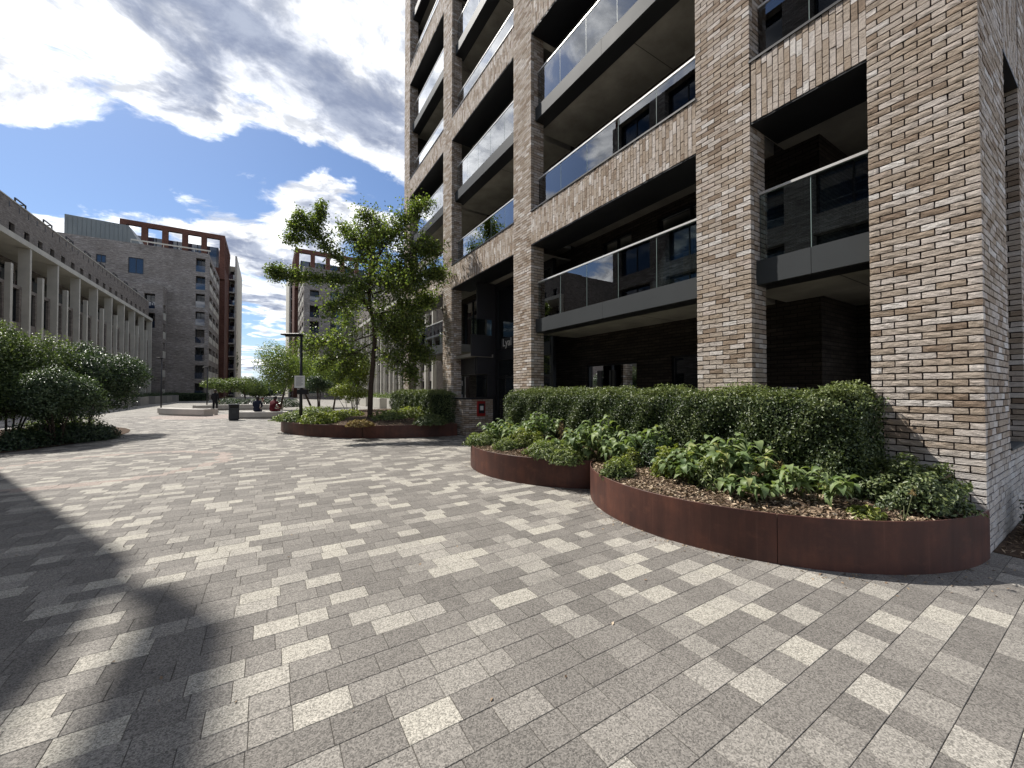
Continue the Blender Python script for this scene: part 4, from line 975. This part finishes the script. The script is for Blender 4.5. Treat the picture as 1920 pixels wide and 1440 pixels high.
# ------------------------------------------------------------------ street furniture
def arc_bench(label, p0, pm_, p1, wd, H_, m='bench_concrete', th=None):
    """curved bench through three points on the ground"""
    (ax, ay), (bx_, by_), (cx__, cy__) = p0, pm_, p1
    dd = 2*(ax*(by_-cy__)+bx_*(cy__-ay)+cx__*(ay-by_))
    ux = ((ax*ax+ay*ay)*(by_-cy__)+(bx_*bx_+by_*by_)*(cy__-ay)+(cx__*cx__+cy__*cy__)*(ay-by_))/dd; uy = ((ax*ax+ay*ay)*(cx__-bx_)+(bx_*bx_+by_*by_)*(ax-cx__)+(cx__*cx__+cy__*cy__)*(bx_-ax))/dd
    r = math.hypot(ax-ux, ay-uy); a0, am, a1 = (math.atan2(q[1]-uy, q[0]-ux) for q in (p0, pm_, p1))
    def un(a, ref):
        while a-ref > math.pi: a -= 2*math.pi
        while a-ref < -math.pi: a += 2*math.pi
        return a
    a0 = un(a0, am); a1 = un(a1, am)
    t_ = thing('curved_bench', label, 'bench', (ux, uy, 0), 0, 'curved concrete benches')
    for nm, r0, r1, za, zb in (('seat', r-wd, r, .10, H_), ('plinth', r-wd+.08, r-.07, 0, .10)):
        V, Fc = [], []; n = 24; prof = [(r0, za), (r1, za), (r1, zb-.02), (r1-.02, zb), (r0+.02, zb), (r0, zb-.02)] if nm == 'seat' else [(r0, za), (r1, za), (r1, zb), (r0, zb)]
        k_ = len(prof)
        for i in range(n+1):
            a = a0+(a1-a0)*i/n
            for rr, z in prof: V.append((math.cos(a)*rr, math.sin(a)*rr, z))
        for i in range(n):
            for k in range(k_): Fc.append((i*k_+k, (i+1)*k_+k, (i+1)*k_+(k+1) % k_, i*k_+(k+1) % k_))
        Fc += [tuple(range(k_)), tuple(n*k_+k for k in range(k_))[::-1]]
        mb = MB(); mb.add(V, Fc); o = mb.build(nm, m, t_)
        bm = bmesh.new(); bm.from_mesh(o.data); bmesh.ops.recalc_face_normals(bm, faces=bm.faces[:]); bm.to_mesh(o.data); bm.free()
arc_bench('curved concrete bench left of the standing person', (-6.5, 36.2), (-5.4, 34.2), (-3.5, 32.0), .75, .46)
arc_bench('far curved concrete bench behind the litter bin', (-5.2, 41.0), (-2.3, 41.6), (1.2, 40.0), .7, .46)
arc_bench('curved concrete bench the two people sit on', (-1.6, 28.4), (-.4, 27.6), (1.0, 27.2), .75, .40)
for k in range(2):
    t_ = thing('bench_leg_block', ['pale concrete block at the end of the left bench', 'second pale concrete block at the end of the left bench'][k], 'block', (-3.0-.45*k, 33.6+.7*k, 0)); boxobj('block_body', (-.09, -.2, 0), (.09, .2, .42), 'bench_concrete', t_, .02)
t_ = thing('litter_bin', 'square black litter bin standing on the open paving', 'bin', (-1.6, 27.0, 0), .05); t_.scale = (.84, .84, .88)
boxobj('bin_body', (-.29, -.29, .04), (.29, .29, .80), 'black_metal', t_, .03); boxobj('bin_foot', (-.24, -.24, 0), (.24, .24, .04), 'black_metal', t_)
boxobj('bin_neck', (-.24, -.24, .80), (.24, .24, .95), 'interior', t_)
for sx in (-1, 1):
    for sy in (-1, 1): boxobj('bin_post', (sx*.26-.03, sy*.26-.03, .80), (sx*.26+.03, sy*.26+.03, .955), 'black_metal', t_)
boxobj('bin_lid', (-.30, -.30, .955), (.30, .30, 1.04), 'black_metal', t_, .03); boxobj('bin_label', (-.12, -.2935, .45), (.12, -.2905, .62), 'fascia_grey', t_)
def lamp(label, x, y_, h, arm=.55, rz=0.0, sign=False, z0=0.0, r_=.062):
    t_ = thing('lamp_post', label, 'lamp post', (x, y_, z0), rz, 'dark lamp posts')
    mb = MB(); mb.tube([(0, 0, -.05), (0, 0, 1.0), (0, 0, h)], [r_, r_*.95, r_*.75], 12); mb.build('pole', 'black_metal', t_, smooth=True)
    boxobj('arm', (-arm, -.04, h-.02), (.08, .04, h+.03), 'black_metal', t_); boxobj('lamp_head', (-arm-.12, -.16, h+.032), (.0, .16, h+.10), 'black_metal', t_, .015)
    if sign:
        nb = thing('notice_board', 'white notice with printed lines fixed to the lamp post in the far planter', 'sign', (x, y_, z0), rz)
        boxobj('plate', (-.20, -.115, 1.33), (.20, -.095, 1.80), 'white_paint', nb)
        for k in range(8): boxobj('printed_line', (-.13, -.118, 1.40+k*.045), (.13+(-.05 if k % 3 == 0 else 0), -.1155, 1.412+k*.045), 'fascia_grey', nb)
        boxobj('dark_box', (-.10, -.12, 1.08), (.30, -.0, 1.27), 'black_metal', nb)
pl = at(564, 775, 15.3)
lamp('lamp post with a white notice rising from the far planter', pl.x, pl.y, 3.35, .62, -HEAD, True, .45)
q = at(302, 765, 36); lamp('thin lamp post beside the left terrace\'s end', q.x, q.y, 4.6, .3, -HEAD, r_=.06)
q = at(388, 760, 44); lamp('thin lamp post at the corner of the large left block', q.x, q.y, 4.2, .3, -HEAD, r_=.06)
def boxplanter(label, x, y_, rx, ry, h, group):
    t_ = thing('concrete_planter', label, 'planter', (x, y_, 0), 0, group)
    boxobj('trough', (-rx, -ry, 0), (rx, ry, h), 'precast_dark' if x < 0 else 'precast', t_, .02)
    n = 900; p = np.c_[rng.uniform(-rx, rx, n)*.95, rng.uniform(-ry, ry, n)*.95, h+np.abs(rng.normal(0, .22, n))]
    leaves('planting', p, rdir(n, .8), rng.uniform(.08, .16, n), np.clip(.45+rng.normal(0, .25, n), 0, 1), 'leaf_mid' if x > 0 else 'leaf_dark', t_)
for k in range(6): boxplanter(f'concrete trough planter before the left terrace, {["nearest", "second", "third", "fourth", "fifth", "farthest"][k]} along the row', -12.4, 46+k*6.6, .7, 1.7, .95, 'troughs before the left terrace')
for k in range(6): boxplanter(f'pale concrete trough planter before the right terrace, {["nearest", "second", "third", "fourth", "fifth", "farthest"][k]} along the row', 9.6, 27+k*6.0, .8, 1.7, .95, 'troughs before the right terrace')
t_ = hedge('hedge', 'dark low hedge at the foot of the large left brick block', -13.5, -8.2, 79, 80.2, 0, 1.2, 5000, 'leaf_dark', (.10, .2))
# low weeds by the right edge of the picture
chips_n = 900; x = rng.uniform(6.35, 9.0, chips_n); y_ = rng.uniform(.05, .8, chips_n)
o = leaves('fallen_bark', np.c_[x, y_, rng.uniform(.008, .035, chips_n)], rdir(chips_n, 1.6), rng.uniform(.03, .08, chips_n), rng.beta(1.2, 2, chips_n), 'mulch', aspect=.3, fold=.06, kind='stuff'); tag(o, 'bark chips on the ground by the corner pier', 'mulch')
n = 420; a = rng.uniform(math.pi*.62, math.pi*1.48, n); rr = 1+rng.exponential(.09, n)*.5; k = rng.random(n) < .6
lx = np.where(k, C2[0]+np.cos(a)*C2[2]*rr, C1[0]+np.cos(a)*C1[2]*rr); ly = np.where(k, C2[1]+np.sin(a)*C2[2]*rr, C1[1]+np.sin(a)*C1[2]*rr)
ok = (np.hypot(lx-C2[0], ly-C2[1]) > C2[2]+.01) & (np.hypot(lx-C1[0], ly-C1[1]) > C1[2]+.01) & (lx < 6.3); lx, ly = lx[ok], ly[ok]
lx = np.r_[lx, rng.uniform(-4, 5, 90)]; ly = np.r_[ly, rng.uniform(1.2, 9, 90)]
o = leaves('leaf_litter', np.c_[lx, ly, np.full(len(lx), .006)], rdir(len(lx), 2.5), rng.uniform(.012, .04, len(lx)), rng.beta(1.3, 2, len(lx)), 'mulch', aspect=.5, fold=.08, kind='stuff'); tag(o, 'scattered bits of bark and dry leaf on the paving', 'litter')
boxobj('side_bed', (6.4, -.6, -.01), (12, .835, .008), 'soil', kind='structure')
mound('side_shrub', 'dark shrub with small purple tips beside the brick plinth', 'shrub', 7.45, .45, .01, .42, .30, .70, 2400, 'leaf_dark', (.03, .06), .4, .4)

# ------------------------------------------------------------------ bicycles parked across the square
def bicycle(label, x, y_, rz, m):
    t_ = thing('bicycle', label, 'bicycle', (x, y_, 0), rz, 'parked bicycles')
    for sx in (-.52, .52):
        mb = MB(); ring = [(sx+math.cos(a)*.33, 0, .34+math.sin(a)*.33) for a in np.linspace(0, 2*math.pi, 21)]; mb.tube(ring, .018, 5, cap=False)
        wh = mb.build('wheel', 'rubber', t_); mb = MB()
        for a in np.linspace(0, math.pi, 6)[:-1]: mb.tube([(sx-math.cos(a)*.31, 0, .34-math.sin(a)*.31), (sx+math.cos(a)*.31, 0, .34+math.sin(a)*.31)], .004, 4)
        mb.build('spoke', 'bright_steel', wh)
    mb = MB()
    for a, b in (((-.52, 0, .34), (-.05, 0, .32)), ((-.05, 0, .32), (.38, 0, .80)), ((-.05, 0, .32), (-.18, 0, .85)), ((-.18, 0, .82), (.37, 0, .86)), ((-.52, 0, .34), (-.17, 0, .80)), ((.38, 0, .95), (.40, 0, .75)), ((.40, 0, .75), (.52, 0, .34))): mb.tube([a, b], .017, 6)
    mb.build('frame', m, t_)
    mb = MB(); mb.tube([(.32, -.26, 1.0), (.38, 0, .98), (.32, .26, 1.0)], .013, 6); mb.build('handlebar', 'black_metal', t_); boxobj('saddle', (-.32, -.07, .88), (-.06, .07, .93), 'black_metal', t_, .02)
BL = ['dark', 'pale', 'red', 'dark blue', 'white', 'grey']
for k in range(6):
    q = at(462+k*13, 749, 38.6-k*.2); bicycle(f'{["first", "second", "third", "fourth", "fifth", "last"][k]} bicycle from the left in the row across the square', q.x, q.y, .5+rng.normal(0, .25), ['black_metal', 'white_paint', 'red_paint', 'cloth_navy', 'bright_steel', 'fascia_grey'][k])

# ------------------------------------------------------------------ people
def person(label, loc, rz, J, mats, bag=None):
    """one continuous skinned body from a posed skeleton; J: joint name -> point"""
    t_ = thing('person', label, 'person', loc, rz)
    names = list(J); rad = {'pelvis': .15, 'waist': .135, 'chest': .165, 'neck': .06, 'head0': .075, 'head': .095, 'top': .075}
    me = bpy.data.meshes.new('body'); ed = []
    def e(a, b): ed.append((names.index(a), names.index(b)))
    for a, b in (('pelvis', 'waist'), ('waist', 'chest'), ('chest', 'neck'), ('neck', 'head0'), ('head0', 'head'), ('head', 'top')): e(a, b)
    for s_ in 'LR':
        for a, b in (('chest', 'sh'), ('sh', 'el'), ('el', 'wr'), ('wr', 'hand')): e(a if a == 'chest' else a+s_, b+s_)
        for a, b in (('pelvis', 'hip'), ('hip', 'kn'), ('kn', 'an'), ('an', 'toe')): e(a if a == 'pelvis' else a+s_, b+s_)
    me.from_pydata([J[n] for n in names], ed, []); o = link('body', me, t_)
    RR = {'sh': .075, 'el': .052, 'wr': .036, 'hand': .038, 'hip': .10, 'kn': .068, 'an': .05, 'toe': .042}
    md = o.modifiers.new('skin', 'SKIN'); md.use_smooth_shade = True
    for v, n in zip(me.skin_vertices[0].data, names):
        r_ = rad.get(n, RR.get(n[:-1], .06)); v.radius = (r_, r_); v.use_root = n == 'pelvis'
    sb = o.modifiers.new('sub', 'SUBSURF'); sb.levels = 1; sb.render_levels = 2
    me.materials.append(MATS[mats[0]])
    hd = Vector(J['head']); bm = bmesh.new(); bmesh.ops.create_uvsphere(bm, u_segments=16, v_segments=12, radius=.106)
    for v in bm.verts: v.co = Vector((v.co.x*.86, v.co.y, v.co.z*1.16))+hd
    m2 = bpy.data.meshes.new('face'); bm.to_mesh(m2); bm.free(); m2.materials.append(MATS['skin']); f_ = link('face', m2, t_)
    mb = MB(); mb.tube([hd+Vector((0, -.095, .0)), hd+Vector((0, -.128, -.03))], [.012, .017], 6); 
    for s_ in (-1, 1): mb.tube([hd+Vector((s_*.088, .0, .02)), hd+Vector((s_*.102, .012, -.03))], [.016, .012], 6)
    mb.build('nose_and_ears', 'skin', f_, smooth=True)
    bm = bmesh.new(); bmesh.ops.create_uvsphere(bm, u_segments=16, v_segments=12, radius=.116)
    for v in list(bm.verts):
        if v.co.y < -.045 and v.co.z < .055 or v.co.z < -.06: bm.verts.remove(v)
    for v in bm.verts: v.co = Vector((v.co.x*.9, v.co.y*1.03, v.co.z*1.18))+hd+Vector((0, .008, .008))
    m3 = bpy.data.meshes.new('hair'); bm.to_mesh(m3); bm.free(); m3.materials.append(MATS['hair']); link('hair', m3, t_)
    for s_ in 'LR':
        w_ = Vector(J['wr'+s_]); h_ = Vector(J['hand'+s_]); d = (h_-w_).normalized(); sd_ = d.orthogonal().normalized(); mb = MB()
        mb.tube([w_, w_+d*.05, w_+d*.09], [.030, .040, .036], 8)
        for k in range(4): b_ = w_+d*.085+sd_*(.026-.017*k); mb.tube([b_, b_+d*(.035+.006*(k in (1, 2))), b_+d*(.06+.012*(k in (1, 2)))+d.cross(sd_)*.012], [.009, .0085, .007], 5)
        mb.tube([w_+d*.03+sd_*.03, w_+d*.065+sd_*.055, w_+d*.09+sd_*.058], [.011, .010, .008], 5); mb.build('hand', 'skin', t_, smooth=True)
        mb = MB(); a_ = Vector(J['an'+s_]); b_ = Vector(J['toe'+s_]); mb.tube([a_+(a_-b_)*.25-Vector((0, 0, .02)), a_.lerp(b_, .4)-Vector((0, 0, .01)), b_], [.045, .052, .040], 8); mb.build('shoe', 'rubber', t_, smooth=True)
    return t_
def legs_stand(): 
    J = {'pelvis': (0, 0, .94), 'waist': (0, 0, 1.10), 'chest': (0, .01, 1.32), 'neck': (0, .0, 1.48), 'head0': (0, -.01, 1.55), 'head': (0, -.02, 1.62), 'top': (0, -.01, 1.68)}
    for s_, k in (('L', -1), ('R', 1)):
        J.update({'sh'+s_: (k*.19, .01, 1.40), 'el'+s_: (k*.25, .03, 1.12), 'wr'+s_: (k*.22, -.10, .90), 'hand'+s_: (k*.20, -.14, .82), 'hip'+s_: (k*.09, 0, .86), 'kn'+s_: (k*.10, -.02+.04*k, .48), 'an'+s_: (k*.10, .02+.06*k, .08), 'toe'+s_: (k*.11, -.14+.06*k, .045)})
    return J
def legs_sit(lean=-.12):
    J = {'pelvis': (0, .05, .53), 'waist': (0, .02, .68), 'chest': (0, lean*.6, .90), 'neck': (0, lean, 1.06), 'head0': (0, lean-.02, 1.13), 'head': (0, lean-.05, 1.20), 'top': (0, lean-.04, 1.26)}
    for s_, k in (('L', -1), ('R', 1)):
        J.update({'sh'+s_: (k*.18, lean*.7, .98), 'el'+s_: (k*.23, lean-.10, .74), 'wr'+s_: (k*.12, lean-.28, .64), 'hand'+s_: (k*.07, lean-.34, .62), 'hip'+s_: (k*.10, -.02, .50), 'kn'+s_: (k*.12, -.42, .47), 'an'+s_: (k*.12, -.40, .08), 'toe'+s_: (k*.13, -.55, .045)})
    return J
person('person in dark clothing standing by the curved bench', (-3.4, 37.4, 0), 2.6, legs_stand(), ['cloth_black'])
person('seated person in dark navy clothing on the concrete bench', (-.55, 28.1, 0), 2.9, legs_sit(), ['cloth_navy'])
person('seated person in a dark red top on the concrete bench', (.25, 27.75, 0), 2.4, legs_sit(-.18), ['cloth_red'])
